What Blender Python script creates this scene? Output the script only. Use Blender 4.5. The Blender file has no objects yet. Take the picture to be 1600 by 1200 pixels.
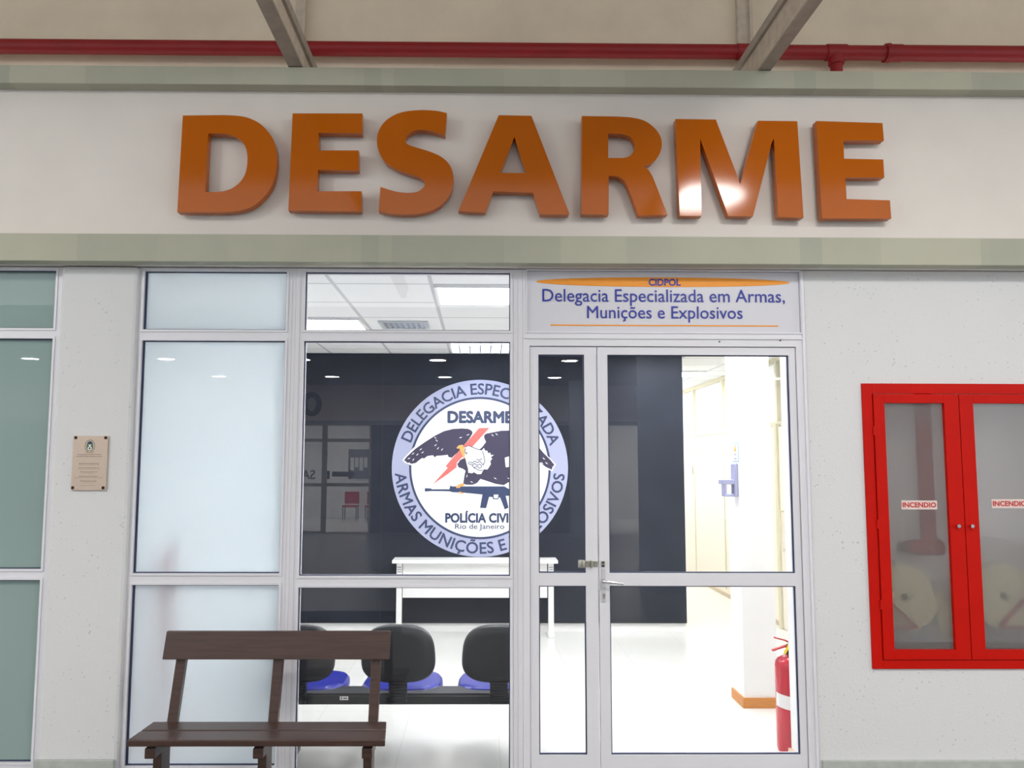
import bpy, bmesh, math, random
from mathutils import Vector, Matrix
from mathutils.geometry import tessellate_polygon

SC = bpy.context.scene
COL = SC.collection
random.seed(7)
R = math.radians

# ------------------------------------------------------------------ camera
CAM_LOC = Vector((0.0, -4.55, 1.72))
FPX, CX, CY = 1300.0, 765.0, 600.0
CAM_ROT = (Matrix.Rotation(-R(0.6), 3, 'Z') @ Matrix.Rotation(R(90 + 5.36), 3, 'X') @ Matrix.Rotation(0.0025, 3, 'Z'))
cam_data = bpy.data.cameras.new('camera')
cam = bpy.data.objects.new('camera', cam_data)
COL.objects.link(cam)
cam.location = CAM_LOC
cam.rotation_euler = CAM_ROT.to_euler()
cam_data.sensor_width = 36.0
cam_data.lens = 36.0 * FPX / 1600.0
cam_data.shift_x = (800.0 - CX) / 1600.0
cam_data.clip_end = 200
SC.camera = cam

# ------------------------------------------------------------------ world, exposure
world = bpy.data.worlds.new('world')
SC.world = world
world.use_nodes = True
wn = world.node_tree.nodes['Background']
wn.inputs[0].default_value = (0.92, 0.955, 1.0, 1)
wn.inputs[1].default_value = 1.75
SC.view_settings.view_transform = 'Standard'
SC.view_settings.look = 'None'
SC.view_settings.gamma = 1.0
SC.view_settings.use_curve_mapping = False
SC.view_settings.exposure = 0.0
SC.cycles.max_bounces = 10
SC.cycles.transparent_max_bounces = 16
HIGH_BAY = 74.0      # emission of the round hall lamps
DOWNLIGHT = 115.0
OFFICE = 25.0        # emission of the office ceiling lights

# ------------------------------------------------------------------ helpers
def at(px, py, Y):
    """world point seen at a pixel of the photograph on the upright plane y = Y"""
    d = CAM_ROT @ Vector(((px - CX) / FPX, -(py - CY) / FPX, -1.0))
    t = (Y - CAM_LOC.y) / d.y
    return CAM_LOC + d * t

def atz(px, py, z):
    d = CAM_ROT @ Vector(((px - CX) / FPX, -(py - CY) / FPX, -1.0))
    return CAM_LOC + d * ((z - CAM_LOC.z) / d.z)

def X(px, Y, py=800):
    return at(px, py, Y).x

def Z(py, Y, px=800):
    return at(px, py, Y).z

def lin(c):
    out = []
    for v in c:
        v = v / 255.0
        out.append(v / 12.92 if v <= 0.04045 else ((v + 0.055) / 1.055) ** 2.4)
    return (*out, 1.0)

MATS = {}
def mat(name, rgb, rough=0.5, metal=0.0, spec=0.5, coat=0.0, noise=0.0, nscale=8.0, bump=0.0, bscale=200.0, emit=0.0, bdist=0.002, stretch=None):
    if name in MATS:
        return MATS[name]
    m = bpy.data.materials.new(name)
    m.use_nodes = True
    nt = m.node_tree
    b = nt.nodes['Principled BSDF']
    c = lin(rgb)
    b.inputs['Base Color'].default_value = c
    b.inputs['Roughness'].default_value = rough
    b.inputs['Metallic'].default_value = metal
    b.inputs['Specular IOR Level'].default_value = spec
    b.inputs['Coat Weight'].default_value = coat
    b.inputs['Coat Roughness'].default_value = 0.08
    if emit:
        b.inputs['Emission Color'].default_value = c
        b.inputs['Emission Strength'].default_value = emit
    if noise or bump:
        tc = nt.nodes.new('ShaderNodeTexCoord')
        src = tc.outputs['Object']
        if stretch:
            mp = nt.nodes.new('ShaderNodeMapping')
            mp.inputs['Scale'].default_value = stretch
            nt.links.new(src, mp.inputs[0]); src = mp.outputs[0]
    if noise:
        n = nt.nodes.new('ShaderNodeTexNoise')
        n.inputs['Scale'].default_value = nscale
        n.inputs['Detail'].default_value = 5
        nt.links.new(src, n.inputs['Vector'])
        r = nt.nodes.new('ShaderNodeValToRGB')
        r.color_ramp.elements[0].position = 0.3
        r.color_ramp.elements[1].position = 0.7
        r.color_ramp.elements[0].color = tuple(max(0, v * (1 - noise)) for v in c[:3]) + (1,)
        r.color_ramp.elements[1].color = tuple(min(1, v * (1 + noise)) for v in c[:3]) + (1,)
        nt.links.new(n.outputs['Fac'], r.inputs[0])
        nt.links.new(r.outputs[0], b.inputs['Base Color'])
    if bump:
        n2 = nt.nodes.new('ShaderNodeTexNoise')
        n2.inputs['Scale'].default_value = bscale
        n2.inputs['Detail'].default_value = 3
        nt.links.new(src, n2.inputs['Vector'])
        bp = nt.nodes.new('ShaderNodeBump')
        bp.inputs['Strength'].default_value = bump
        bp.inputs['Distance'].default_value = bdist
        nt.links.new(n2.outputs['Fac'], bp.inputs['Height'])
        nt.links.new(bp.outputs[0], b.inputs['Normal'])
    MATS[name] = m
    return m

def stucco(name, rgb):
    """rough painted render with small dark pits"""
    m = mat(name, rgb, rough=0.9, spec=0.2, bump=0.5, bscale=90, bdist=0.003)
    nt = m.node_tree; b = nt.nodes['Principled BSDF']
    tc = nt.nodes.new('ShaderNodeTexCoord')
    v = nt.nodes.new('ShaderNodeTexVoronoi'); v.inputs['Scale'].default_value = 32
    nt.links.new(tc.outputs['Object'], v.inputs['Vector'])
    nz = nt.nodes.new('ShaderNodeTexNoise'); nz.inputs['Scale'].default_value = 5; nz.inputs['Detail'].default_value = 6
    nt.links.new(tc.outputs['Object'], nz.inputs['Vector'])
    add = nt.nodes.new('ShaderNodeMath'); add.operation = 'MULTIPLY_ADD'
    add.inputs[1].default_value = -0.55; add.inputs[2].default_value = 0.37
    nt.links.new(nz.outputs['Fac'], add.inputs[0])
    lt = nt.nodes.new('ShaderNodeMath'); lt.operation = 'LESS_THAN'
    nt.links.new(v.outputs['Distance'], lt.inputs[0]); nt.links.new(add.outputs[0], lt.inputs[1])
    mx = nt.nodes.new('ShaderNodeMix'); mx.data_type = 'RGBA'
    c = lin(rgb)
    mx.inputs['A'].default_value = c
    mx.inputs['B'].default_value = tuple(x * 0.78 for x in c[:3]) + (1,)
    nt.links.new(lt.outputs[0], mx.inputs['Factor'])
    nt.links.new(mx.outputs['Result'], b.inputs['Base Color'])
    return m

def patch_paint(name, rgb_a, rgb_b):
    """green paint retouched in rectangular patches"""
    m = mat(name, rgb_a, rough=0.75, spec=0.25, bump=0.25, bscale=40)
    nt = m.node_tree; b = nt.nodes['Principled BSDF']
    tc = nt.nodes.new('ShaderNodeTexCoord')
    sep = nt.nodes.new('ShaderNodeSeparateXYZ'); nt.links.new(tc.outputs['Object'], sep.inputs[0])
    comb = nt.nodes.new('ShaderNodeCombineXYZ'); nt.links.new(sep.outputs['X'], comb.inputs['X'])
    v = nt.nodes.new('ShaderNodeTexVoronoi'); v.inputs['Scale'].default_value = 1.7
    nt.links.new(comb.outputs[0], v.inputs['Vector'])
    s2 = nt.nodes.new('ShaderNodeSeparateColor'); nt.links.new(v.outputs['Color'], s2.inputs[0])
    nz = nt.nodes.new('ShaderNodeTexNoise'); nz.inputs['Scale'].default_value = 6; nz.inputs['Detail'].default_value = 5
    nt.links.new(tc.outputs['Object'], nz.inputs['Vector'])
    av = nt.nodes.new('ShaderNodeMath'); av.operation = 'MULTIPLY_ADD'; av.inputs[1].default_value = 0.6
    nt.links.new(nz.outputs['Fac'], av.inputs[0])
    hf = nt.nodes.new('ShaderNodeMath'); hf.operation = 'MULTIPLY_ADD'; hf.inputs[1].default_value = 0.9; hf.inputs[2].default_value = -0.25
    nt.links.new(s2.outputs[0], hf.inputs[0]); nt.links.new(hf.outputs[0], av.inputs[2])
    mx = nt.nodes.new('ShaderNodeMix'); mx.data_type = 'RGBA'; mx.clamp_factor = True
    mx.inputs['A'].default_value = lin(rgb_a); mx.inputs['B'].default_value = lin(rgb_b)
    nt.links.new(av.outputs[0], mx.inputs['Factor']); nt.links.new(mx.outputs['Result'], b.inputs['Base Color'])
    return m

def grid_mat(name, rgb, line_rgb, ox, sx, oy, sy, w, rough, spec=0.4, noise=0.0):
    """tiles with joints, measured in metres from the object's origin"""
    m = mat(name, rgb, rough=rough, spec=spec)
    nt = m.node_tree; b = nt.nodes['Principled BSDF']
    tc = nt.nodes.new('ShaderNodeTexCoord')
    sep = nt.nodes.new('ShaderNodeSeparateXYZ'); nt.links.new(tc.outputs['Object'], sep.inputs[0])
    outs = []
    for ax, o, s in (('X', ox, sx), ('Y', oy, sy)):
        a = nt.nodes.new('ShaderNodeMath'); a.operation = 'SUBTRACT'; a.inputs[1].default_value = o - w / 2
        nt.links.new(sep.outputs[ax], a.inputs[0])
        f = nt.nodes.new('ShaderNodeMath'); f.operation = 'FLOORED_MODULO'; f.inputs[1].default_value = s
        nt.links.new(a.outputs[0], f.inputs[0])
        l = nt.nodes.new('ShaderNodeMath'); l.operation = 'LESS_THAN'; l.inputs[1].default_value = w
        nt.links.new(f.outputs[0], l.inputs[0]); outs.append(l)
    mxm = nt.nodes.new('ShaderNodeMath'); mxm.operation = 'MAXIMUM'
    nt.links.new(outs[0].outputs[0], mxm.inputs[0]); nt.links.new(outs[1].outputs[0], mxm.inputs[1])
    mx = nt.nodes.new('ShaderNodeMix'); mx.data_type = 'RGBA'
    mx.inputs['A'].default_value = lin(rgb); mx.inputs['B'].default_value = lin(line_rgb)
    nt.links.new(mxm.outputs[0], mx.inputs['Factor'])
    nt.links.new(mx.outputs['Result'], b.inputs['Base Color'])
    return m

def clear_glass(name, tint=(1, 1, 1), f0=0.075):
    m = bpy.data.materials.new(name); m.use_nodes = True
    nt = m.node_tree; nt.nodes.clear()
    out = nt.nodes.new('ShaderNodeOutputMaterial')
    tr = nt.nodes.new('ShaderNodeBsdfTransparent'); tr.inputs[0].default_value = (*tint, 1)
    gl = nt.nodes.new('ShaderNodeBsdfGlossy'); gl.inputs['Roughness'].default_value = 0.0
    lw = nt.nodes.new('ShaderNodeLayerWeight'); lw.inputs['Blend'].default_value = 0.12
    ma = nt.nodes.new('ShaderNodeMath'); ma.operation = 'MULTIPLY_ADD'; ma.use_clamp = True
    ma.inputs[1].default_value = 0.6; ma.inputs[2].default_value = f0
    nt.links.new(lw.outputs['Fresnel'], ma.inputs[0])
    mx = nt.nodes.new('ShaderNodeMixShader')
    nt.links.new(ma.outputs[0], mx.inputs[0]); nt.links.new(tr.outputs[0], mx.inputs[1]); nt.links.new(gl.outputs[0], mx.inputs[2])
    nt.links.new(mx.outputs[0], out.inputs[0])
    MATS[name] = m
    return m

def frosted(name, trans_rgb, diff_rgb, w_trans=0.6, w_blur=0.3, rough=0.45, ior=1.12):
    """satin film glass: scatters the light behind it and keeps a glossy outer face"""
    m = bpy.data.materials.new(name); m.use_nodes = True
    nt = m.node_tree; nt.nodes.clear()
    out = nt.nodes.new('ShaderNodeOutputMaterial')
    tl = nt.nodes.new('ShaderNodeBsdfTranslucent'); tl.inputs[0].default_value = lin(trans_rgb)
    df = nt.nodes.new('ShaderNodeBsdfDiffuse'); df.inputs[0].default_value = lin(diff_rgb)
    rf = nt.nodes.new('ShaderNodeBsdfRefraction'); rf.inputs['Roughness'].default_value = rough; rf.inputs['IOR'].default_value = ior
    rf.inputs[0].default_value = lin(trans_rgb)
    gl = nt.nodes.new('ShaderNodeBsdfGlossy'); gl.inputs['Roughness'].default_value = 0.0
    m1 = nt.nodes.new('ShaderNodeMixShader'); m1.inputs[0].default_value = w_trans / (1 - w_blur)
    nt.links.new(df.outputs[0], m1.inputs[1]); nt.links.new(tl.outputs[0], m1.inputs[2])
    m2 = nt.nodes.new('ShaderNodeMixShader'); m2.inputs[0].default_value = w_blur
    nt.links.new(m1.outputs[0], m2.inputs[1]); nt.links.new(rf.outputs[0], m2.inputs[2])
    m3 = nt.nodes.new('ShaderNodeMixShader'); m3.inputs[0].default_value = 0.045
    nt.links.new(m2.outputs[0], m3.inputs[1]); nt.links.new(gl.outputs[0], m3.inputs[2])
    nt.links.new(m3.outputs[0], out.inputs[0])
    MATS[name] = m
    return m

def tag(o, label=None, cat=None, group=None, kind=None):
    if label: o['label'] = label
    if cat: o['category'] = cat
    if group: o['group'] = group
    if kind: o['kind'] = kind
    return o

ORIGIN = {}
def empty(name, loc=(0, 0, 0), kind=None):
    o = bpy.data.objects.new(name, None)
    COL.objects.link(o)
    o.location = loc
    o.empty_display_size = 0.1
    ORIGIN[o] = Vector(loc)
    if kind: o['kind'] = kind
    return o

class MB:
    """collects shapes in world metres, then links them as one mesh object"""
    def __init__(self):
        self.v, self.f, self.m = [], [], []
    def add(self, verts, faces, mi=0):
        n = len(self.v)
        self.v += [Vector(p) for p in verts]
        self.f += [tuple(i + n for i in f) for f in faces]
        self.m += [mi] * len(faces)
        return self
    def box(self, x0, x1, y0, y1, z0, z1, mi=0):
        p = [(x, y, z) for z in (z0, z1) for y in (y0, y1) for x in (x0, x1)]
        return self.add(p, [(0, 2, 3, 1), (4, 5, 7, 6), (0, 1, 5, 4), (2, 6, 7, 3), (0, 4, 6, 2), (1, 3, 7, 5)], mi)
    def hexa(self, p, mi=0):
        """8 corners: bottom four anticlockwise seen from above, then top four"""
        return self.add(p, [(3, 2, 1, 0), (4, 5, 6, 7), (0, 1, 5, 4), (1, 2, 6, 5), (2, 3, 7, 6), (3, 0, 4, 7)], mi)
    def bar(self, a, b, w, h, up=(0, 0, 1), mi=0):
        a, b, up = Vector(a), Vector(b), Vector(up)
        t = (b - a).normalized(); s = t.cross(up).normalized(); u = s.cross(t)
        q = [s * (-w / 2) + u * (-h / 2), s * (w / 2) + u * (-h / 2), s * (w / 2) + u * (h / 2), s * (-w / 2) + u * (h / 2)]
        return self.add([a + k for k in q] + [b + k for k in q], [(0, 1, 2, 3), (7, 6, 5, 4), (0, 4, 5, 1), (1, 5, 6, 2), (2, 6, 7, 3), (3, 7, 4, 0)], mi)
    def tube(self, pts, r, seg=16, mi=0, caps=True):
        pts = [Vector(p) for p in pts]
        rs = r if isinstance(r, (list, tuple)) else [r] * len(pts)
        n0 = len(self.v); rings = []
        ref = None
        for i, p in enumerate(pts):
            t = (pts[min(i + 1, len(pts) - 1)] - pts[max(i - 1, 0)]).normalized()
            if ref is None:
                ref = Vector((0, 0, 1)) if abs(t.z) < 0.9 else Vector((1, 0, 0))
            s = t.cross(ref).normalized(); u = s.cross(t).normalized(); ref = u
            rings.append([p + (s * math.cos(2 * math.pi * k / seg) + u * math.sin(2 * math.pi * k / seg)) * rs[i] for k in range(seg)])
        vs = [q for ring in rings for q in ring]; fs = []
        for i in range(len(pts) - 1):
            for k in range(seg):
                a, b = i * seg + k, i * seg + (k + 1) % seg
                fs.append((a, b, b + seg, a + seg))
        if caps:
            fs.append(tuple(range(seg))[::-1]); fs.append(tuple(range(len(vs) - seg, len(vs))))
        return self.add(vs, fs, mi)
    def lathe(self, prof, c, seg=32, mi=0, caps=True):
        """profile (radius, z) turned around the upright axis through c"""
        vs = []
        for r, z in prof:
            vs += [(c[0] + r * math.cos(2 * math.pi * k / seg), c[1] + r * math.sin(2 * math.pi * k / seg), c[2] + z) for k in range(seg)]
        fs = []
        for i in range(len(prof) - 1):
            for k in range(seg):
                a, b = i * seg + k, i * seg + (k + 1) % seg
                fs.append((a, b, b + seg, a + seg))
        if caps:
            fs.append(tuple(range(seg))[::-1]); fs.append(tuple(range(len(vs) - seg, len(vs))))
        return self.add(vs, fs, mi)
    def poly(self, outer, y0, y1, holes=(), mi=0):
        """outline of (x, z) points as a slab between y0 (front) and y1 (back)"""
        loops = [list(outer)] + [list(h) for h in holes]
        flat = [p for l in loops for p in l]
        tris = tessellate_polygon([[Vector((p[0], p[1], 0)) for p in l] for l in loops])
        n = len(flat)
        vs = [(p[0], y0, p[1]) for p in flat] + [(p[0], y1, p[1]) for p in flat]
        fs = []
        for t in tris:
            a, b, c = [Vector(flat[i]) for i in t]
            if (b - a).cross(c - a) < 0: t = (t[0], t[2], t[1])
            fs.append(tuple(t)); fs.append(tuple(i + n for i in reversed(t)))
        k = 0
        for li, l in enumerate(loops):
            area = sum(l[i][0] * l[(i + 1) % len(l)][1] - l[(i + 1) % len(l)][0] * l[i][1] for i in range(len(l)))
            ccw = area > 0
            if li: ccw = not ccw
            for i in range(len(l)):
                a, b = k + i, k + (i + 1) % len(l)
                fs.append((a, a + n, b + n, b) if ccw else (b, b + n, a + n, a))
            k += len(l)
        return self.add(vs, fs, mi)
    def build(self, name, m, parent=None, bevel=0.0, smooth=False, seg=2):
        me = bpy.data.meshes.new(name)
        org = Vector((0, 0, 0))
        if parent is not None:
            org = ORIGIN.get(parent, Vector((0, 0, 0)))
        me.from_pydata([p - org for p in self.v], [], self.f)
        for mm in (m if isinstance(m, (list, tuple)) else [m]):
            me.materials.append(mm)
        for p, i in zip(me.polygons, self.m):
            p.material_index = i
            p.use_smooth = smooth
        me.update()
        o = bpy.data.objects.new(name, me)
        COL.objects.link(o)
        ORIGIN[o] = org
        if parent is not None:
            o.parent = parent
        if bevel:
            b = o.modifiers.new('bevel', 'BEVEL'); b.width = bevel; b.segments = seg
            b.limit_method = 'ANGLE'; b.angle_limit = R(40)
        if smooth and not bevel:
            try:
                me.set_sharp_from_angle(angle=R(40))
            except Exception:
                pass
        return o

def thing(name, mb, m, label, cat, group=None, bevel=0.0, smooth=False):
    return tag(mb.build(name, m, None, bevel, smooth), label, cat, group)

def struct(name, mb, m, parent=None, bevel=0.0, smooth=False):
    o = mb.build(name, m, parent, bevel, smooth)
    if parent is None: o['kind'] = 'structure'
    return o

def copy_tree(o, parent=None):
    c = o.copy(); COL.objects.link(c)
    if parent is not None: c.parent = parent
    for ch in list(o.children):
        copy_tree(ch, c)
    return c

# lettering: the built-in font turned into meshes
def glyphs(body, bold=0.0):
    cu = bpy.data.curves.new('lettering', 'FONT')
    cu.body = body; cu.size = 1.0; cu.resolution_u = 3
    ob = bpy.data.objects.new('lettering', cu); COL.objects.link(ob)
    dg = bpy.context.evaluated_depsgraph_get(); dg.update()
    me = bpy.data.meshes.new_from_object(ob.evaluated_get(dg))
    vs = [(v.co.x, v.co.y) for v in me.vertices]; fs = [tuple(p.vertices) for p in me.polygons]
    bpy.data.objects.remove(ob); bpy.data.curves.remove(cu); bpy.data.meshes.remove(me)
    if bold:            # heavier weight: the same outline thickened all round
        bv, bf = [], []
        for k in range(8):
            dx, dz = bold * math.cos(k * math.pi / 4), bold * math.sin(k * math.pi / 4)
            bf += [tuple(i + len(bv) for i in f) for f in fs]
            bv += [(x + dx, z + dz, k * 0.00012) for x, z in vs]
        return bv, bf
    return [(x, z, 0.0) for x, z in vs], fs

def text_fit(mb, body, x0, x1, z0, z1, y, bold=0.0, mi=0, mirror=False):
    """lettering stretched to fill the rectangle, facing -y"""
    vs, fs = glyphs(body, bold)
    ax, bx = min(v[0] for v in vs), max(v[0] for v in vs)
    az, bz = min(v[1] for v in vs), max(v[1] for v in vs)
    f = lambda v: (x0 + (v[0] - ax) / (bx - ax) * (x1 - x0), y - v[2], z0 + (v[1] - az) / (bz - az) * (z1 - z0))
    mb.add([f(v) for v in vs], fs, mi)

_adv = {}
def advance(ch, bold):
    if (ch, bold) not in _adv:
        a = min(v[0] for v in glyphs('|', bold)[0])
        vs = glyphs(ch + '|', bold)[0]
        _adv[ch, bold] = max(v[0] for v in vs) - max(v[0] for v in glyphs('|', bold)[0])
    return _adv[ch, bold]

def text_arc(mb, body, cx, cz, rad, size, a0, a1, y, bold, top=True):
    """letters along a circle from angle a0 to a1 (degrees, anticlockwise from the right)"""
    adv = [advance(c, bold) for c in body]
    tot = sum(adv); pos = 0.0
    for c, a in zip(body, adv):
        mid = (pos + a / 2) / tot; pos += a
        if c == ' ': continue
        ang = R(a0 + (a1 - a0) * mid)
        vs, fs = glyphs(c, bold)
        rot = ang - math.pi / 2 if top else ang + math.pi / 2
        ca, sa = math.cos(rot), math.sin(rot)
        out = []
        stretch = abs(R(a1 - a0)) * rad / (tot * size)
        for vx, vz, vd in vs:
            lx, lz = (vx - a / 2) * size * stretch, (vz - 0.36) * size
            out.append((cx + rad * math.cos(ang) + lx * ca - lz * sa, y - vd, cz + rad * math.sin(ang) + lx * sa + lz * ca))
        mb.add(out, fs)

def arc(cx, cy, rx, ry, a0, a1, n):
    return [(cx + rx * math.cos(R(a0 + (a1 - a0) * i / n)), cy + ry * math.sin(R(a0 + (a1 - a0) * i / n))) for i in range(n + 1)]

def smooth_loop(pts, n=6):
    """closed Catmull-Rom curve through the points"""
    out = []
    k = len(pts)
    for i in range(k):
        p0, p1, p2, p3 = [Vector(pts[(i + j - 1) % k]) for j in range(4)]
        for s in range(n):
            t = s / n
            out.append(tuple(0.5 * (2 * p1 + (p2 - p0) * t + (2 * p0 - 5 * p1 + 4 * p2 - p3) * t * t + (3 * p1 - p0 - 3 * p2 + p3) * t ** 3)))
    return out

# ------------------------------------------------------------------ materials
M_PANEL = mat('fascia_white', (225, 220, 214), rough=0.6, spec=0.3, noise=0.03, nscale=3)
M_GREEN = patch_paint('band_green', (184, 184, 166), (166, 168, 154))
M_STUCCO = stucco('stucco_white', (219, 220, 221))
M_UPPER = mat('upper_wall_beige', (226, 213, 192), rough=0.85, noise=0.05, nscale=4, bump=0.15, bscale=60)
M_KICK = mat('kick_grey', (178, 182, 177), rough=0.8, noise=0.08, nscale=20)
M_ALU = mat('white_aluminium', (226, 226, 232), rough=0.32, spec=0.5, noise=0.015, nscale=3)
M_GASKET = mat('dark_gasket', (48, 56, 88), rough=0.6)
M_RED = mat('cabinet_red', (194, 16, 2), rough=0.45, spec=0.15, noise=0.05, nscale=5)
M_PIPE = mat('pipe_red', (140, 14, 22), rough=0.5, spec=0.5, noise=0.08, nscale=5)
M_STEEL = mat('painted_steel', (160, 150, 138), rough=0.55, noise=0.12, nscale=14)
M_STEEL2 = mat('pale_steel', (196, 184, 168), rough=0.7, noise=0.12, nscale=20)  # paler tone, used on the beam webs and wall posts
M_ORANGE = mat('letter_orange', (182, 92, 3), rough=0.09, spec=0.26, noise=0.04, nscale=2)
M_CHROME = mat('chrome', (200, 200, 202), rough=0.2, metal=1.0)
M_BRASS = mat('dull_metal', (170, 168, 158), rough=0.35, metal=0.8)
M_WOOD = mat('dark_wood', (66, 45, 38), rough=0.38, spec=0.5, noise=0.22, nscale=9, stretch=(0.5, 9, 9), bump=0.15, bscale=60)
M_GLASS = clear_glass('clear_glass')
M_GLASS_BACK = clear_glass('clear_glass_inner', f0=0.0)
M_FROST = frosted('frosted_film', (243, 249, 252), (220, 226, 230), 0.6, 0.22, 0.6, 1.15)
M_FROST2 = frosted('frosted_green', (185, 215, 210), (186, 206, 203), 0.25, 0.2, 0.4)
M_FROST3 = frosted('frosted_cabinet', (255, 255, 255), (196, 196, 196), 0.06, 0.79, 0.28, 1.07)
M_PLASTIC = mat('black_plastic', (38, 42, 48), rough=0.42, spec=0.5, bump=0.1, bscale=300)
M_BLUE = mat('blue_vinyl', (26, 38, 150), rough=0.3, spec=0.5)
M_BEAM = mat('black_steel', (40, 43, 48), rough=0.4)
M_WHITE = mat('white_paint', (240, 240, 240), rough=0.6)
M_DESK = mat('white_laminate', (236, 236, 234), rough=0.35)
M_OFFICE = mat('office_wall', (249, 249, 248), rough=0.7, noise=0.01)
M_BEIGE = mat('partition_beige', (243, 235, 218), rough=0.55)
M_BEIGE_FRAME = mat('partition_frame', (214, 208, 180), rough=0.5)
M_DARK = mat('dark_glass_panel', (42, 46, 56), rough=0.5, spec=0.12, noise=0.12, nscale=3)
M_SKIRT = mat('wood_skirting', (206, 136, 66), rough=0.5, noise=0.1, nscale=20, stretch=(1, 1, 8))
M_PALEWOOD = mat('pale_skirting', (222, 190, 165), rough=0.5)
M_EXT = mat('extinguisher_red', (196, 30, 52), rough=0.25, spec=0.5, coat=0.4)
M_YELLOW = mat('seal_yellow', (236, 200, 20), rough=0.5)
M_BLACK = mat('black', (22, 22, 24), rough=0.5)
M_PAPER = mat('paper_white', (240, 240, 238), rough=0.7)
M_NAVY = mat('print_navy', (50, 64, 98), rough=0.6)
M_LAV = mat('print_lavender', (172, 176, 204), rough=0.6)
M_EAGLE = mat('print_eagle', (60, 56, 80), rough=0.6)
M_SALMON = mat('print_salmon', (244, 110, 104), rough=0.6)
M_PEACH = mat('print_peach', (244, 168, 96), rough=0.6)
M_GREY = mat('print_grey', (120, 128, 142), rough=0.6)
M_SIGNPLATE = mat('sign_plate', (214, 214, 222), rough=0.25, spec=0.5)
M_SIGNOR = mat('sign_orange', (242, 152, 16), rough=0.45)
M_SIGNBL = mat('sign_blue', (26, 44, 158), rough=0.45)
M_PLAQUE = mat('brushed_plaque', (206, 188, 172), rough=0.4, metal=0.35, noise=0.06, nscale=40, stretch=(1, 1, 12))
M_BOLT = mat('dark_bolt', (58, 38, 34), rough=0.4, metal=0.5)
M_PLAQ_TXT = mat('plaque_text', (120, 100, 90), rough=0.6)
M_HALLFLOOR = grid_mat('hall_floor', (122, 122, 120), (96, 96, 95), 0.0, 0.6, 0.0, 0.6, 0.006, 0.3)
M_FLOOR = grid_mat('office_floor', (228, 228, 224), (214, 213, 208), 0.12, 0.6, 0.2, 0.6, 0.005, 0.22, 0.5)
M_CEIL = grid_mat('office_ceiling', (242, 243, 243), (200, 201, 204), -0.944, 0.625, 0.68, 0.62, 0.026, 0.85, 0.2)
M_HALLCEIL = mat('hall_ceiling_dark', (120, 124, 132), rough=0.8)
M_HALLWALL = mat('hall_wall_grey', (214, 198, 192), rough=0.8, noise=0.04)
M_PILLAR = mat('pillar_bluegrey', (150, 160, 172), rough=0.45, spec=0.5)
M_LAMP = mat('lamp_white', (255, 251, 246), emit=HIGH_BAY)
M_DOWN = mat('downlight_white', (255, 251, 246), emit=DOWNLIGHT)
M_LIGHT = mat('office_light', (250, 252, 255), emit=OFFICE)
M_LOUVRE = mat('louvre_metal', (205, 212, 222), rough=0.3, metal=0.6)
M_HOSE = mat('hose_canvas', (206, 198, 160), rough=0.85, bump=0.4, bscale=120)
M_LETTER_DK = mat('letter_dark', (60, 44, 40), rough=0.5)
M_LABELRED = mat('label_red', (200, 40, 36), rough=0.5)
M_LABELBG = mat('label_pale', (226, 206, 200), rough=0.5)
M_DISP = mat('dispenser_grey', (150, 152, 186), rough=0.4)

# ------------------------------------------------------------------ key levels
YF = 0.05                                   # front of window frames and wall
Z_TB_TOP = Z(107, -0.09); Z_TB_BOT = Z(135, -0.09)
Z_LB_TOP = Z(375, 0.0); Z_LB_BOT = Z(411, -0.09)
Z_TOP = Z_LB_BOT
CEIL = 2.85
XL, XR = -7.0, 7.0

# ------------------------------------------------------------------ large structure: facade
struct('wall_fascia', MB().box(XL, XR, 0.0, 0.22, Z_LB_BOT + 0.002, Z_TB_TOP - 0.002), M_PANEL)
struct('trim_1', MB().box(XL, XR, -0.09, -0.0005, Z_TB_BOT, Z_TB_TOP), M_GREEN, bevel=0.004)
struct('trim_2', MB().box(XL, XR, -0.09, -0.0005, Z_LB_BOT, Z_LB_TOP), M_GREEN, bevel=0.004)
struct('wall_upper', MB().box(XL, XR, 0.38, 0.5, Z_TB_TOP - 0.1, 5.4), M_UPPER)

x_pl, x_pr = X(78, 0.03), X(201, 0.03)
pil = struct('wall_pillar', MB().box(x_pl, x_pr, 0.02, 0.32, 0, Z_TOP - 0.002), M_STUCCO, bevel=0.02)
struct('baseboard_left', MB().box(x_pl - 0.004, x_pr - 0.01, -0.002, 0.018, 0, Z(1187, 0.0)), M_KICK, bevel=0.004)

x_wr = X(1268, YF)
CB = dict(x0=X(1356, 0.03, 820), x1=X(1508, 0.03, 820) * 2 - X(1356, 0.03, 820), z0=Z(1046, 0.03, 1400), z1=Z(599, 0.03, 1400))
ci = 0.03
wr = MB()
wr.box(x_wr, CB['x0'] + ci, YF, 0.17, 0, Z_TOP - 0.002)
wr.box(CB['x1'] - ci, XR, YF, 0.17, 0, Z_TOP - 0.002)
wr.box(CB['x0'] + ci, CB['x1'] - ci, YF, 0.17, 0, CB['z0'] + ci)
wr.box(CB['x0'] + ci, CB['x1'] - ci, YF, 0.17, CB['z1'] - ci, Z_TOP - 0.002)
struct('wall_right', wr, M_STUCCO)
struct('baseboard_right', MB().box(x_wr + 0.01, XR, YF - 0.018, YF - 0.0005, 0, Z(1187, YF, 1450)), M_KICK, bevel=0.004)

# hall: floor, roof over the near strip, lower ceiling with an added daylight gap above it, far facade
struct('floor', MB().box(-12, 12, -16, 0.12, -0.1, 0.0), M_HALLFLOOR)
struct('ceiling_hall', MB().box(-12, 12, -6.4, 0.38, 5.4, 5.5), M_UPPER)
struct('ceiling_hall_low', MB().box(-12, 12, -15.7, -6.4, 3.6, 3.8), M_HALLCEIL)

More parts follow.
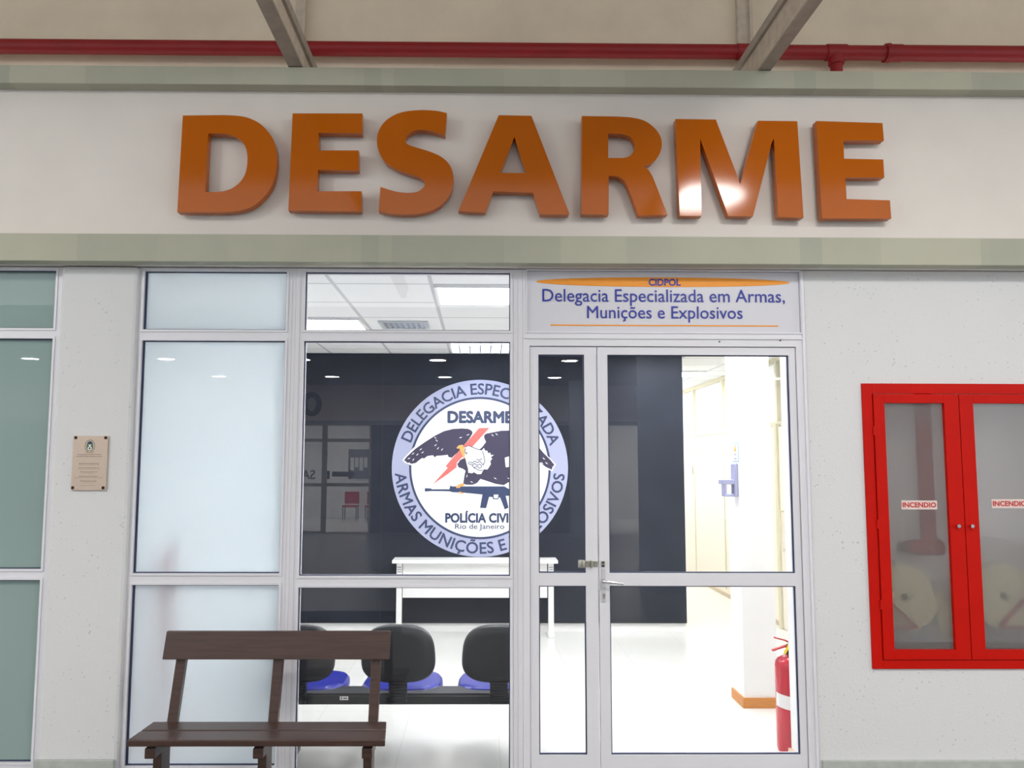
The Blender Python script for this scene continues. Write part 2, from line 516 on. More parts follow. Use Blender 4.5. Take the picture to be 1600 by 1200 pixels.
# office shell behind the glass
YB = 4.12
XP = 3.18
XI_L = -2.1
x_corner = X(1068, YB, 760)
struct('floor_office', MB().box(XI_L, XP + 0.1, 0.12, 13.2, -0.1, 0.0), M_FLOOR)
struct('ceiling_office', MB().box(XI_L, XP + 0.1, 0.30, 13.2, CEIL, CEIL + 0.1), M_CEIL)
struct('wall_office_left', MB().box(XI_L - 0.1, XI_L, 0.33, YB + 0.2, 0, CEIL), M_OFFICE)
struct('wall_office_back', MB().box(XI_L, x_corner, YB, YB + 0.15, 0, CEIL), M_OFFICE)
struct('wall_office_end', MB().box(x_corner - 0.6, XP + 0.1, 13.0, 13.1, 0, CEIL), M_OFFICE)
struct('wall_corridor_left', MB().box(x_corner - 0.12, x_corner, YB + 0.152, 13.0, 0, CEIL), M_OFFICE)
z_pn = Z(973, YB - 0.03)
dark = struct('wall_dark_panel', MB().box(XI_L + 0.01, x_corner + 0.002, YB - 0.03, YB - 0.001, z_pn, CEIL - 0.002), M_DARK)
seam = MB()
for sx in (X(597, YB - 0.03, 700), X(940, YB - 0.03, 700)):
    seam.box(sx - 0.003, sx + 0.003, YB - 0.0315, YB - 0.03, z_pn, CEIL - 0.01)
seam.box(XI_L + 0.01, x_corner, YB - 0.034, YB - 0.03, z_pn - 0.004, z_pn + 0.004)
struct('seam', seam, M_BLACK, dark)

# side room behind the left window
struct('wall_side_room', MB().box(-7, XI_L - 0.1, 2.2, 2.3, 0, CEIL), mat('side_room', (190, 200, 196), rough=0.8))
struct('floor_side_room', MB().box(-7, XI_L - 0.1, 0.12, 2.2, -0.1, 0), mat('side_floor', (70, 92, 92), rough=0.6))
struct('ceiling_side_room', MB().box(-7, XI_L - 0.1, 0.3, 2.2, CEIL, CEIL + 0.1), M_OFFICE)

# right-hand partition of the corridor, all glazed above door height
zt = 2.13
part = struct('wall_partition', MB().box(XP, XP + 0.08, 0.17, 13.0, 0, zt), M_BEIGE)
bays = [0.3, 1.65, 3.0, 4.33, 5.5, 6.35, 7.85, 9.0, 10.2, 11.6, 12.95]
fr = MB()
fr.box(XP - 0.012, XP + 0.07, 0.17, 13.0, zt - 0.02, zt + 0.03)
fr.box(XP - 0.012, XP + 0.07, 0.17, 13.0, CEIL - 0.05, CEIL - 0.001)
for y in bays:
    fr.box(XP - 0.012, XP + 0.07, y - 0.03, y + 0.03, zt + 0.03, CEIL - 0.05)
    fr.box(XP - 0.008, XP - 0.0005, y - 0.02, y + 0.02, 0.1, zt - 0.02)
struct('frame', fr, M_BEIGE_FRAME, part)
struct('pane', MB().box(XP + 0.03, XP + 0.036, 0.2, 12.98, zt + 0.03, CEIL - 0.05), mat('milky_pane', (246, 248, 250), rough=0.2), part)
struct('baseboard_corridor', MB().box(XP - 0.014, XP - 0.0005, 4.45, 13.0, 0, 0.05), mat('beige_base', (206, 190, 160), rough=0.5))
# door seen in the gap past the column
d2 = empty('door_2', (XP, 3.9, 0), 'structure')
MB().box(XP - 0.03, XP - 0.013, 3.2, 4.24, 0.005, zt - 0.03).build('leaf', M_BEIGE, d2, 0.003)
MB().box(XP - 0.05, XP - 0.0125, 4.25, 4.32, 0, zt).build('jamb', M_BEIGE_FRAME, d2)
hy = 4.15
MB().tube([(XP - 0.03, hy, 1.22), (XP - 0.075, hy, 1.22), (XP - 0.075, hy, 0.82), (XP - 0.03, hy, 0.82)], 0.012, 10).build('pull_handle', M_BEIGE_FRAME, d2, smooth=True)
MB().tube([(XP - 0.03, hy, 0.5), (XP - 0.05, hy, 0.5)], 0.02, 12).build('door_stop', M_BRASS, d2, smooth=True)

# free-standing column with wooden skirting
yc = 1.48
xc0, xc1 = at(1161, 1000, yc).x, at(1213, 1000, yc).x
struct('wall_column', MB().box(xc0, xc1, yc, yc + 0.27, 0, CEIL - 0.001), M_OFFICE)
g = 0.012
sk = MB()
zs = 0.07
sk.box(xc0 - g, xc1 + g, yc - g, yc - 0.0005, 0, zs)
sk.box(xc0 - g, xc0 - 0.0005, yc - 0.0005, yc + 0.27, 0, zs)
sk.box(xc1 + 0.0005, xc1 + g, yc - 0.0005, yc + 0.27, 0, zs)
struct('baseboard_column', sk, M_SKIRT)
# short return wall beside the door
xq = at(1237, 1172, 0.42).x
struct('wall_return', MB().box(xq, xq + 0.14, 0.18, 0.42, 0, CEIL - 0.001), M_OFFICE)
struct('baseboard_return', MB().box(xq - 0.016, xq - 0.0005, 0.18, 0.43, 0, 0.075), M_PALEWOOD)

# ------------------------------------------------------------------ windows
def frame_cells(mb, x0, x1, z0, z1, holes, y0, y1):
    """a flat frame round rectangular openings, built column by column"""
    xs = sorted({x0, x1, *[h[0] for h in holes], *[h[1] for h in holes]})
    for a, b in zip(xs, xs[1:]):
        cuts = sorted((h[2], h[3]) for h in holes if h[0] <= a + 1e-6 and h[1] >= b - 1e-6)
        z = z0
        for lo, hi in cuts:
            if lo > z + 1e-6: mb.box(a, b, y0, y1, z, lo)
            z = hi
        if z < z1 - 1e-6: mb.box(a, b, y0, y1, z, z1)

def beads(mb, h, y0, y1, w=0.012):
    a, b, c, d = h
    mb.box(a - w, a, y0, y1, c - w, d + w); mb.box(b, b + w, y0, y1, c - w, d + w)
    mb.box(a, b, y0, y1, c - w, c); mb.box(a, b, y0, y1, d, d + w)

def gasket(mb, h, y, t=0.005, left=None):
    a, b, c, d = h
    l = left or t
    mb.box(a, a + l, y, y + 0.012, c, d); mb.box(b - t, b, y, y + 0.012, c, d)
    mb.box(a + l, b - t, y, y + 0.012, c, c + t); mb.box(a + l, b - t, y, y + 0.012, d - t, d)

def pane(h, m, parent, y, back=None):
    a, b, c, d = h
    mb = MB().box(a + 0.001, b - 0.001, y, y + 0.006, c + 0.001, d - 0.001, 1)
    mb.m[2] = 0        # outer face
    return mb.build('pane', [m[0], m[1]], parent)

def window(name, x0, x1, z1, holes, glass, left_gasket=None, grooves=()):
    w = empty(name, ((x0 + x1) / 2, YF, 0), 'structure')
    f = MB()
    frame_cells(f, x0, x1, 0, z1, holes, YF, 0.12)
    f.build('frame', M_ALU, w)
    bd = MB(); gk = MB()
    for h in holes:
        beads(bd, h, YF - 0.006, YF - 0.0003)
        gasket(gk, h, YF + 0.012, left=left_gasket)
    for gx, ga, gb in grooves:
        bd.box(gx - 0.004, gx + 0.004, YF - 0.005, YF - 0.0003, ga, gb)
    bd.build('bead', M_ALU, w)
    gk.build('gasket', M_GASKET, w)
    for h in holes:
        pane(h, glass, w, YF + 0.025)
    return w

zt0, zt1 = Z(516, YF, 500), Z(425, YF, 500)
zu0, zu1 = Z(896, YF, 500), Z(533, YF, 500)
zl0, zl1 = 0.05, Z(914, YF, 500)
# left window of the room next door
xa1 = X(69, YF)
window('window_1', -6.9, x_pl - 0.001, Z_TOP - 0.003,
       [(-6.85, xa1, Z(513, YF, 100), Z(423, YF, 100)), (-6.85, xa1, Z(889, YF, 40), Z(529, YF, 60)), (-6.85, xa1, Z(1191, YF, 40), Z(906, YF, 40))],
       (M_FROST2, M_FROST2))
# frosted bay and clear bay
xb0, xb1 = X(211, YF), X(439, YF)
xm = X(454, YF)
xc_0, xc_1 = X(469, YF), X(797, YF)
xd = X(817, YF)
def grv(lo, hi, px):
    return [(X(p, YF), 0.03, Z_TOP - 0.03) for p in px]
window('window_2', x_pr - 0.005, xm - 0.0005, Z_TOP - 0.003,
       [(xb0, xb1, zt0, zt1), (xb0, xb1, zu0, zu1), (xb0, xb1, Z(1197, YF, 300), zl1)], (M_FROST, M_FROST), 0.009, grv(0, 0, (447,)))
window('window_3', xm + 0.0005, xd - 0.0005, Z_TOP - 0.003,
       [(xc_0, xc_1, zt0, zt1), (xc_0, xc_1, Z(900, YF, 640), zu1), (xc_0, xc_1, zl0, Z(918, YF, 640))], (M_GLASS, M_GLASS_BACK), None, grv(0, 0, (460, 804, 811)))

# ------------------------------------------------------------------ door under the sign
dr = empty('door_1', (X(1040, YF), YF, 0), 'structure')
zh = Z(541, YF, 1040)           # top of the leaves
x_jl, x_jr = X(828, YF), X(1252, YF)
xs0, xs1 = X(842, YF), X(915, YF)
xg = X(935, YF)
xm0, xm1 = X(952, YF), X(1241, YF)
z_s0, z_s1 = Z(519, YF, 1040), Z(424, YF, 1040)     # sign opening
jf = MB()
frame_cells(jf, xd + 0.0005, x_wr - 0.001, 0, Z_TOP - 0.003, [(x_jl, x_jr, 0.0, zh), (X(824, YF, 470), X(1250, YF, 470), z_s0, z_s1)], YF, 0.13)
jf.build('frame', M_ALU, dr)
tb = MB()
beads(tb, (X(824, YF, 470), X(1250, YF, 470), z_s0, z_s1), YF - 0.006, YF - 0.0003, 0.008)
tb.box(xd + 0.01, x_wr - 0.004, YF - 0.008, YF - 0.0003, Z(530, YF, 1040), Z(527, YF, 1040))
tb.box(X(1262, YF), X(1266, YF), YF - 0.01, YF - 0.0003, 0, Z_TOP - 0.01)
tb.build('bead', M_ALU, dr)
screw = MB()
for px, py in ((1124, 534), (1219, 532)):
    p = at(px, py, YF); screw.tube([(p.x, YF + 0.001, p.z), (p.x, YF - 0.004, p.z)], 0.0045, 10)
screw.build('screw', M_BLACK, dr)
zmr0, zmr1 = Z(916, YF, 1050), Z(896, YF, 1050)
zb_l = Z(1181, YF, 1000)
zg = Z(554, YF, 1040)
YD = YF + 0.012
def leaf(name, x0, x1, g0, g1):
    f = MB()
    hs = [(g0, g1, zmr1, zg), (g0, g1, zb_l, zmr0)]
    frame_cells(f, x0, x1, 0.008, zh - 0.004, hs, YD, YD + 0.05)
    lf = f.build(name, M_ALU, dr)
    gk = MB(); 
    for h in hs: gasket(gk, h, YD + 0.01, 0.006)
    gk.build('gasket', M_GASKET, lf)
    for h in hs: pane(h, (M_GLASS, M_GLASS_BACK), lf, YD + 0.024)
    return lf
side = leaf('side_leaf', x_jl + 0.003, xg - 0.004, xs0, xs1)
main = leaf('main_leaf', xg + 0.004, x_jr - 0.003, xm0, xm1)
# bolt and hasp on the narrow leaf
p = at(909, 881, YD - 0.02)
MB().lathe([(0.001, 0), (0.019, 0.0), (0.021, 0.006), (0.021, 0.034), (0.019, 0.04), (0.001, 0.04)], (p.x, YD - 0.022, p.z - 0.02), 20).build('padlock', M_BRASS, side, smooth=True)
h0, h1 = at(915, 876, YD), at(934, 886, YD)
hs_ = MB().box(h0.x, h1.x, YD - 0.006, YD - 0.0003, h1.z, h0.z)
hs_.box(h0.x + 0.026, h0.x + 0.036, YD - 0.016, YD - 0.006, h1.z - 0.004, h0.z + 0.004)
hs_.build('hasp', M_BRASS, side, 0.003)
# lock set of the wide leaf
l0, l1 = at(939.5, 888, YD), at(946.5, 941, YD)
MB().box(l0.x, l1.x, YD - 0.006, YD - 0.0003, l1.z, l0.z)  .build('lock_plate', mat('satin_plate', (206, 206, 212), rough=0.3, metal=0.2), main, 0.0025)
q = at(943, 908, YD - 0.03)
MB().tube([(q.x, YD - 0.006, q.z), (q.x, YD - 0.045, q.z)], 0.010, 14).tube([(q.x - 0.006, YD - 0.045, q.z), (q.x + 0.05, YD - 0.047, q.z - 0.006), (q.x + 0.105, YD - 0.042, q.z - 0.014)], [0.008, 0.007, 0.006], 12).build('lever_handle', M_CHROME, main, smooth=True)
q2 = at(943.5, 931, YD)
kc = MB().tube([(q2.x, YD - 0.006, q2.z + 0.006), (q2.x, YD - 0.014, q2.z + 0.006)], 0.0075, 12)
kc.box(q2.x - 0.004, q2.x + 0.004, YD - 0.013, YD - 0.006, q2.z - 0.014, q2.z)
kc.build('key_cylinder', M_BRASS, main)
q3 = at(942, 881, YD)
lk = MB().box(q3.x - 0.010, q3.x + 0.010, YD - 0.012, YD - 0.0003, q3.z - 0.017, q3.z + 0.017)
lk.build('staple', M_BRASS, main, 0.003)
for k in (-1, 1):
    MB().box(q3.x - 0.006, q3.x + 0.006, YD - 0.016, YD - 0.012, q3.z + k * 0.009 - 0.004, q3.z + k * 0.009 + 0.004).build('slot', M_BLACK, main)

# ------------------------------------------------------------------ sign over the door
sp = empty('door_sign', (X(1037, YF, 470), YF, z_s0))
tag(sp, 'pale rectangular sign over the door with orange oval and blue words', 'sign')
YS = YF + 0.01
MB().box(X(824, YF, 470) + 0.002, X(1250, YF, 470) - 0.002, YS, YS + 0.03, z_s0 + 0.002, z_s1 - 0.002).build('plate', M_SIGNPLATE, sp)
e0 = at(1036, 441, YS)
a_ = abs(at(1234, 441, YS).x - e0.x); b_ = abs(at(1036, 433.5, YS).z - e0.z)
MB().poly(arc(e0.x, e0.z, a_, b_, 0, 354, 59), YS - 0.002, YS - 0.0003).build('oval', M_SIGNOR, sp)
o0, o1 = at(860, 507, YS), at(1216, 510.5, YS)
MB().box(o0.x, o1.x, YS - 0.002, YS - 0.0003, o1.z, o0.z).build('line', M_SIGNOR, sp)
def px_text(mb, body, x0, y0, x1, y1, Y, bold=0.0):
    a, b = at(x0, y1, Y), at(x1, y0, Y)
    text_fit(mb, body, a.x, b.x, a.z, b.z, Y, bold)
t = MB(); px_text(t, 'CIDPOL', 1013.5, 435.5, 1063.5, 446.5, YS - 0.0035, 0.03); t.build('lettering', M_SIGNBL, sp)
t = MB(); px_text(t, 'Delegacia Especializada em Armas,', 847.5, 453, 1226, 477.5, YS - 0.003, 0.004); t.build('lettering', M_SIGNBL, sp)
t = MB(); px_text(t, 'Munições e Explosivos', 917.5, 479, 1160, 503.5, YS - 0.003, 0.004); t.build('lettering', M_SIGNBL, sp)

# ------------------------------------------------------------------ big orange letters
def trace(zx, zy, sc):
    """points read from an enlargement of the photograph"""
    return lambda pts: [(zx + a * sc, zy + b * sc) for a, b in pts]
YL0, YL1 = -0.075, -0.02
def letter(label, outer, holes=()):
    f = lambda pts: [(at(a, b, YL0).x, at(a, b, YL0).z) for a, b in pts]
    mb = MB().poly(f(outer), YL0, YL1, [f(h) for h in holes])
    w = [p for p in f(outer)]
    o = mb.build('sign_letter', M_ORANGE, None, 0.0)
    # short stand-off pins that hold the letter off the wall
    xs = [p[0] for p in w]; zs_ = [p[1] for p in w]
    return tag(o, label, 'letter', 'orange letters of the name over the entrance'), w
def spl(pts, n=5):
    """open Catmull-Rom through the points"""
    out = []
    for i in range(len(pts) - 1):
        p = [Vector(pts[max(0, min(len(pts) - 1, i + j - 1))]) for j in range(4)]
        for s in range(n):
            t = s / n
            out.append(tuple(0.5 * (2 * p[1] + (p[2] - p[0]) * t + (2 * p[0] - 5 * p[1] + 4 * p[2] - p[3]) * t * t + (3 * p[1] - p[0] - 3 * p[2] + p[3]) * t ** 3)))
    out.append(tuple(pts[-1]))
    return out
T = trace(260, 160, 200 / 1263)
outer = [(107, 1083), (162, 129)] + spl([(560, 125), (700, 132), (815, 155), (930, 215), (1020, 310), (1070, 410), (1088, 540), (1078, 690), (1035, 830), (950, 945), (850, 1025), (720, 1070), (560, 1084)])
hole = [(382, 884), (412, 306)] + spl([(560, 308), (650, 325), (730, 370), (785, 450), (800, 560), (785, 680), (740, 770), (660, 840), (580, 872), (500, 884)])
letter('orange wall letter D at the start of the word', T(outer), [T(hole)])
T = trace(440, 160, 290 / 1600)
letter('orange wall letter E between the D and the S', T([(58, 932), (95, 95), (697, 95), (695, 268), (318, 262), (322, 414), (665, 414), (664, 588), (312, 582), (305, 766), (688, 766), (688, 940)]))
s_out = spl([(1425, 92), (1330, 72), (1200, 66), (1080, 76), (980, 105), (890, 165), (835, 250), (822, 345), (845, 440), (900, 520), (1000, 580), (1130, 625), (1205, 655), (1235, 690), (1225, 730), (1175, 768), (1090, 780), (980, 768), (852, 728)])
s_in = spl([(836, 938), (960, 960), (1090, 965), (1210, 955), (1330, 915), (1420, 840), (1470, 750), (1482, 650), (1455, 550), (1385, 475), (1280, 425), (1150, 385), (1085, 360), (1065, 325), (1085, 280), (1140, 245), (1220, 238), (1320, 255), (1410, 285)])
letter('orange wall letter S of curved outline', T(s_out + s_in))
T = trace(700, 160, 200 / 1263)
letter('orange wall letter A with triangular opening', T([(103, 1072), (500, 126), (823, 132), (1198, 1100), (1192, 1108), (908, 1105), (838, 890), (447, 878), (372, 1085)]), [T([(522, 695), (655, 340), (768, 697)])])
T = trace(890, 170, 170 / 1133)
r_out = [(122, 1098), (128, 75)] + spl([(480, 80), (640, 90), (780, 125), (890, 205), (950, 300), (958, 400), (920, 500), (850, 570), (765, 600)]) + spl([(765, 600), (810, 625), (850, 680), (885, 755), (1020, 1105)], 4)[1:] + [(718, 1112), (700, 1060)] + spl([(640, 900), (600, 800), (560, 740), (500, 705), (408, 697)], 4) + [(406, 1102)]
r_hole = [(402, 512), (402, 258)] + spl([(540, 262), (620, 285), (665, 330), (680, 390), (662, 450), (620, 495), (560, 512)])
letter('orange wall letter R between the A and the M', T(r_out), [T(r_hole)])
T = trace(1040, 170, 230 / 1453)
letter('orange wall letter M with a white lamp reflection', T([(140, 1056), (98, 100), (496, 106), (738, 742), (912, 118), (1300, 122), (1362, 1075), (1112, 1068), (1070, 292), (1048, 335), (862, 1062), (620, 1058), (340, 290), (358, 1058)]))
T = trace(1255, 175, 150 / 973)
letter('orange wall letter E at the end of the word', T([(192, 1078), (133, 91), (804, 112), (818, 290), (408, 290), (415, 473), (812, 481), (822, 665), (428, 665), (440, 882), (880, 895), (893, 1080)]))

# ------------------------------------------------------------------ red water pipe and roof steel above the fascia
YP = 0.29
zp = Z(78.5, YP)
pr = 0.044
pp = empty('water_pipe', (0, YP, zp))
tag(pp, 'red water pipe running along the wall above the fascia', 'pipe')
MB().tube([(XL, YP, zp), (X(1386, YP, 85), YP, zp)], pr, 24).build('run', M_PIPE, pp, smooth=True)
xt = X(1306, YP, 85)
MB().tube([(xt - 0.06, YP, zp), (xt + 0.06, YP, zp)], pr + 0.006, 24).tube([(xt, YP, zp), (xt, YP, zp - 0.075)], pr + 0.002, 24).build('tee', M_PIPE, pp, smooth=True)
MB().tube([(xt, YP, zp - 0.07), (xt, YP, Z_TB_TOP - 0.1)], pr - 0.008, 24).build('drop', M_PIPE, pp, smooth=True)
xk = X(1390, YP, 85)
MB().tube([(xk - 0.03, YP, zp), (xk - 0.005, YP, zp), (xk, YP, zp), (xk + 0.07, YP, zp)], [pr + 0.012, pr + 0.014, pr + 0.008, pr + 0.008], 24).build('coupling', M_PIPE, pp, smooth=True)
MB().tube([(xk + 0.07, YP, zp), (XR, YP, zp)], pr + 0.004, 24).build('run', M_PIPE, pp, smooth=True)
xk2 = X(1160, YP, 85)
MB().tube([(xk2 - 0.035, YP, zp), (xk2 + 0.035, YP, zp)], pr + 0.005, 24).build('coupling', M_PIPE, pp, smooth=True)

zb = Z_TB_TOP + 0.004
def beam(name, px_l, px_r, label, flip):
    """steel channel along the hall, seen from below"""
    a, b = at(px_l, 105, -0.09).x, at(px_r, 105, -0.09).x
    o = empty(name, ((a + b) / 2, -3, zb))
    tag(o, label, 'beam', None)
    f = 0.0
    y0, y1 = -6.35, 0.375
    w = MB().box(a, b, y0, y1, zb, zb + 0.012)
    w.build('bottom_flange', M_STEEL, o)
    k = b - 0.012 if flip else a
    wh = 0.10 if flip else 0.15
    MB().box(k, k + 0.012, y0, y1, zb + 0.012, zb + wh).build('web', M_STEEL2, o)
    if flip: MB().box(b - 0.05, b + 0.018, y0, y1, zb + 0.10, zb + 0.155).build('top_angle', M_STEEL, o)
    else: MB().box(a - 0.018, a + 0.05, y0, y1, zb + 0.15, zb + 0.2).build('top_angle', M_STEEL, o)
    return o
beam('steel_beam', 450, 472, 'grey steel roof beam above the letters D and E', True)
beam('steel_beam', 1186, 1205, 'grey steel roof beam above the letter M', False)
def post(px0, px1, label):
    a, b = at(px0, 40, 0.34).x, at(px1, 40, 0.34).x
    o = empty('wall_post', ((a + b) / 2, 0.36, zp + 0.05)); tag(o, label, 'post', None)
    MB().box(a, b, 0.34, 0.379, zp + 0.05, 5.39).build('channel', M_STEEL2, o, 0.004)
    MB().box(b - 0.006, b + 0.012, 0.325, 0.3395, zp + 0.05, 5.39).build('flange', M_STEEL2, o)
post(461, 474, 'narrow steel post on the upper wall behind the beam over D and E')
post(1153, 1172, 'narrow steel post on the upper wall behind the beam over M')

# ------------------------------------------------------------------ plaque on the pillar
YQ = 0.008
q0, q1 = at(113.5, 766, YQ), at(168, 681, YQ)
qx0, qx1, qz0, qz1 = X(112.5, YQ, 724), X(167, YQ, 724), q0.z, q1.z
pl = empty('wall_plaque', ((qx0 + qx1) / 2, YQ, qz0))
tag(pl, 'small bronze-toned plaque with coloured crest on the white pillar', 'plaque')
MB().box(qx0, qx1, YQ, 0.0195, qz0, qz1).build('plate', M_PLAQUE, pl, 0.001)
W, H = qx1 - qx0, qz1 - qz0
for u, v in ((0.07, 0.965), (0.93, 0.965), (0.05, 0.045), (0.92, 0.045)):
    c = (qx0 + u * W, qz0 + v * H)
    MB().tube([(c[0], YQ, c[1]), (c[0], YQ - 0.006, c[1])], [0.009, 0.006], 14).build('screw', M_BOLT, pl, smooth=True)
cxq, czq = qx0 + 0.49 * W, qz0 + 0.81 * H
cr = MB()
for k in range(18):
    a = R(-60 + 300 * k / 17)
    cr.poly(arc(cxq + 0.026 * math.cos(a), czq + 0.033 * math.sin(a), 0.003, 0.003, 0, 315, 7), YQ - 0.0006, YQ - 0.0001)
cr.build('wreath', mat('crest_green', (70, 96, 70)), pl)
MB().poly(arc(cxq, czq, 0.018, 0.027, 0, 350, 35), YQ - 0.0008, YQ - 0.0001).build('shield', mat('crest_field', (86, 112, 92)), pl)
MB().poly(arc(cxq, czq + 0.012, 0.013, 0.012, 0, 180, 14), YQ - 0.0012, YQ - 0.0008).build('shield_top', M_NAVY, pl)
mm = MB().poly(arc(cxq, czq - 0.012, 0.011, 0.011, 0, 345, 23), YQ - 0.0012, YQ - 0.0008, [arc(cxq, czq - 0.012, 0.006, 0.006, 0, 345, 23)])
mm.poly([(cxq - 0.009, czq + 0.008), (cxq + 0.009, czq + 0.008), (cxq, czq - 0.003)], YQ - 0.0012, YQ - 0.0008)
mm.build('shield_ring', M_PAPER, pl)
MB().box(cxq - 0.02, cxq + 0.02, YQ - 0.0008, YQ - 0.0001, czq - 0.037, czq - 0.033).build('ribbon', mat('crest_gold', (160, 140, 90)), pl)
rows = [(0.655, 0.35, 1), (0.62, 0.38, 1), (0.49, 0.29, 1), (0.468, 0.30, 0), (0.41, 0.29, 1), (0.385, 0.31, 0), (0.335, 0.24, 1), (0.308, 0.16, 0), (0.255, 0.27, 1), (0.228, 0.42, 0), (0.168, 0.23, 1), (0.14, 0.2, 0), (0.088, 0.21, 0)]
for v, hw, big in rows:
    x = cxq - hw * W
    tx = MB()
    while x < cxq + hw * W:
        wd = random.uniform(0.004, 0.011)
        tx.box(x, min(x + wd, cxq + hw * W), YQ - 0.0005, YQ - 0.0001, qz0 + v * H - (0.0016 if big else 0.0008), qz0 + v * H + (0.0016 if big else 0.0008))
        x += wd + 0.003
    tx.build('engraving', M_PLAQ_TXT, pl)

# ------------------------------------------------------------------ red fire-hose cabinet
cb = empty('hose_cabinet', ((CB['x0'] + CB['x1']) / 2, YF, CB['z0']))
tag(cb, 'red metal fire cabinet with two glazed doors set in the white wall', 'cabinet')
x0, x1, z0, z1 = CB['x0'], CB['x1'], CB['z0'], CB['z1']
yo = YF - 0.012
xmid = (x0 + x1) / 2
bw = 0.056
mb = MB(); frame_cells(mb, x0, x1, z0, z1, [(x0 + bw, x1 - bw, z0 + bw * 0.85, z1 - bw)], yo, YF - 0.0004)
mb.build('surround', M_RED, cb, 0.002)
bx = MB()
ix0, ix1, iz0, iz1 = x0 + ci + 0.002, x1 - ci - 0.002, z0 + ci + 0.002, z1 - ci - 0.002
yb_ = 0.30
bx.box(ix0, ix0 + 0.01, YF + 0.003, yb_, iz0, iz1); bx.box(ix1 - 0.01, ix1, YF + 0.003, yb_, iz0, iz1)
bx.box(ix0 + 0.01, ix1 - 0.01, YF + 0.003, yb_, iz0, iz0 + 0.01); bx.box(ix0 + 0.01, ix1 - 0.01, YF + 0.003, yb_, iz1 - 0.01, iz1)
bx.box(ix0, ix1, yb_, yb_ + 0.01, iz0, iz1)
bx.build('box', mat('cabinet_inside', (244, 244, 243), rough=0.7), cb)
def cab_door(a, b, ga, gb, hinge, label):
    f = MB(); h = (ga, gb, Z(1015, yo, 1440), Z(630, yo, 1430))
    frame_cells(f, a, b, z0 + bw * 0.85 + 0.003, z1 - bw - 0.003, [h], yo - 0.008, yo + 0.016)
    d = f.build('door', M_RED, cb, 0.0015)
    p = MB().box(h[0] - 0.004, h[1] + 0.004, yo + 0.0163, yo + 0.0193, h[2] - 0.004, h[3] + 0.004)
    p.build('pane', M_FROST3, d)
    for zz in (0.22, 0.5, 0.83):
        z_ = z0 + (z1 - z0) * zz
        MB().tube([(hinge, yo - 0.004, z_ - 0.025), (hinge, yo - 0.004, z_ + 0.025)], 0.006, 10).build('hinge', M_RED, d, smooth=True)
    return d, h
gl0, gl1 = X(1388, yo), X(1482, yo)
xdm = xmid - 0.002
d1, hA = cab_door(x0 + bw + 0.003, xdm, gl0, gl1, x0 + bw, 'left')
gr0, gr1 = X(1528, yo), X(1528, yo) + (gl1 - gl0)
d2_, hB = cab_door(xmid + 0.002, x1 - bw - 0.003, gr0, gr1, x1 - bw, 'right')
for d_, px in ((d1, 1497), (d2_, 1518)):
    c = at(px, 822, yo - 0.02)
    MB().tube([(c.x, yo - 0.008, c.z), (c.x, yo - 0.018, c.z), (c.x, yo - 0.022, c.z), (c.x, yo - 0.032, c.z)], [0.005, 0.005, 0.011, 0.010], 14).build('knob', M_CHROME, d_, smooth=True)
yl = yo + 0.0156
for d_, (lx0, ly0, lx1, ly1) in ((d1, (1409, 782, 1464, 796)), (d2_, (1550, 780, 1605, 794))):
    a, b = at(lx0, ly1, yl - 0.001), at(lx1, ly0, yl - 0.001)
    lb = MB().box(a.x, b.x, yl - 0.0006, yl + 0.0006, a.z, b.z).build('sticker', M_LABELBG, d_)
    t = MB(); text_fit(t, 'INCENDIO', a.x + 0.006, b.x - 0.006, a.z + 0.011, b.z - 0.010, yl - 0.0012, 0.03)
    t.build('sticker_lettering', M_LABELRED, d_)
# the pipe, valve and hoses kept inside
rp = empty('hydrant_valve', (X(1447, 0.2), 0.2, iz0 + 0.011)); tag(rp, 'red riser pipe and valve behind the left glass door of the fire cabinet', 'pipe')
xv = X(1447, 0.2, 760)
MB().tube([(xv, 0.2, iz1 - 0.011), (xv, 0.2, Z(850, 0.2, 1440))], 0.042, 20).build('riser', M_PIPE, rp, smooth=True)
zv = Z(855, 0.2, 1440)
MB().tube([(xv - 0.13, 0.2, zv), (xv - 0.07, 0.2, zv), (xv + 0.07, 0.2, zv)], [0.035, 0.045, 0.045], 18).build('valve', M_PIPE, rp, smooth=True)
MB().tube([(xv - 0.13, 0.2, zv), (xv - 0.17, 0.2, zv)], 0.03, 16).build('outlet', mat('valve_bronze', (90, 78, 62), rough=0.4, metal=0.5), rp, smooth=True)
def hose(px, py, r, w, label):
    c = at(px, py, 0.17)
    o = empty('fire_hose', (c.x, 0.17, c.z - r)); tag(o, label, 'hose', 'canvas hoses in the fire cabinet')
    pts = []; n = 5 * 24
    for i in range(n + 1):
        a = 2 * math.pi * i / 24
        rr = r * (0.14 + 0.86 * i / n) - 0.006
        pts.append((c.x + rr * math.cos(a), 0.17, c.z + rr * math.sin(a)))
    m = MB()
    for a, b in zip(pts, pts[1:]):
        m.bar(a, b, w, r * 0.165, up=(0, 1, 0) if False else Vector((a[0] - c.x, 0, a[2] - c.z)))
    return m.build('coil', M_HOSE, o), o, c
h1o, ho1, hc1 = hose(1407, 930, 0.185, 0.1, 'cream canvas fire hose roll behind the left cabinet door')
MB().bar((hc1.x + 0.19, 0.17, hc1.z), (hc1.x + 0.27, 0.15, hc1.z - 0.22), 0.09, 0.02, up=(0, 1, 0)).build('tail', M_HOSE, ho1)
h2o, ho2, hc2 = hose(1560, 928, 0.185, 0.1, 'cream canvas fire hose roll behind the right cabinet door')
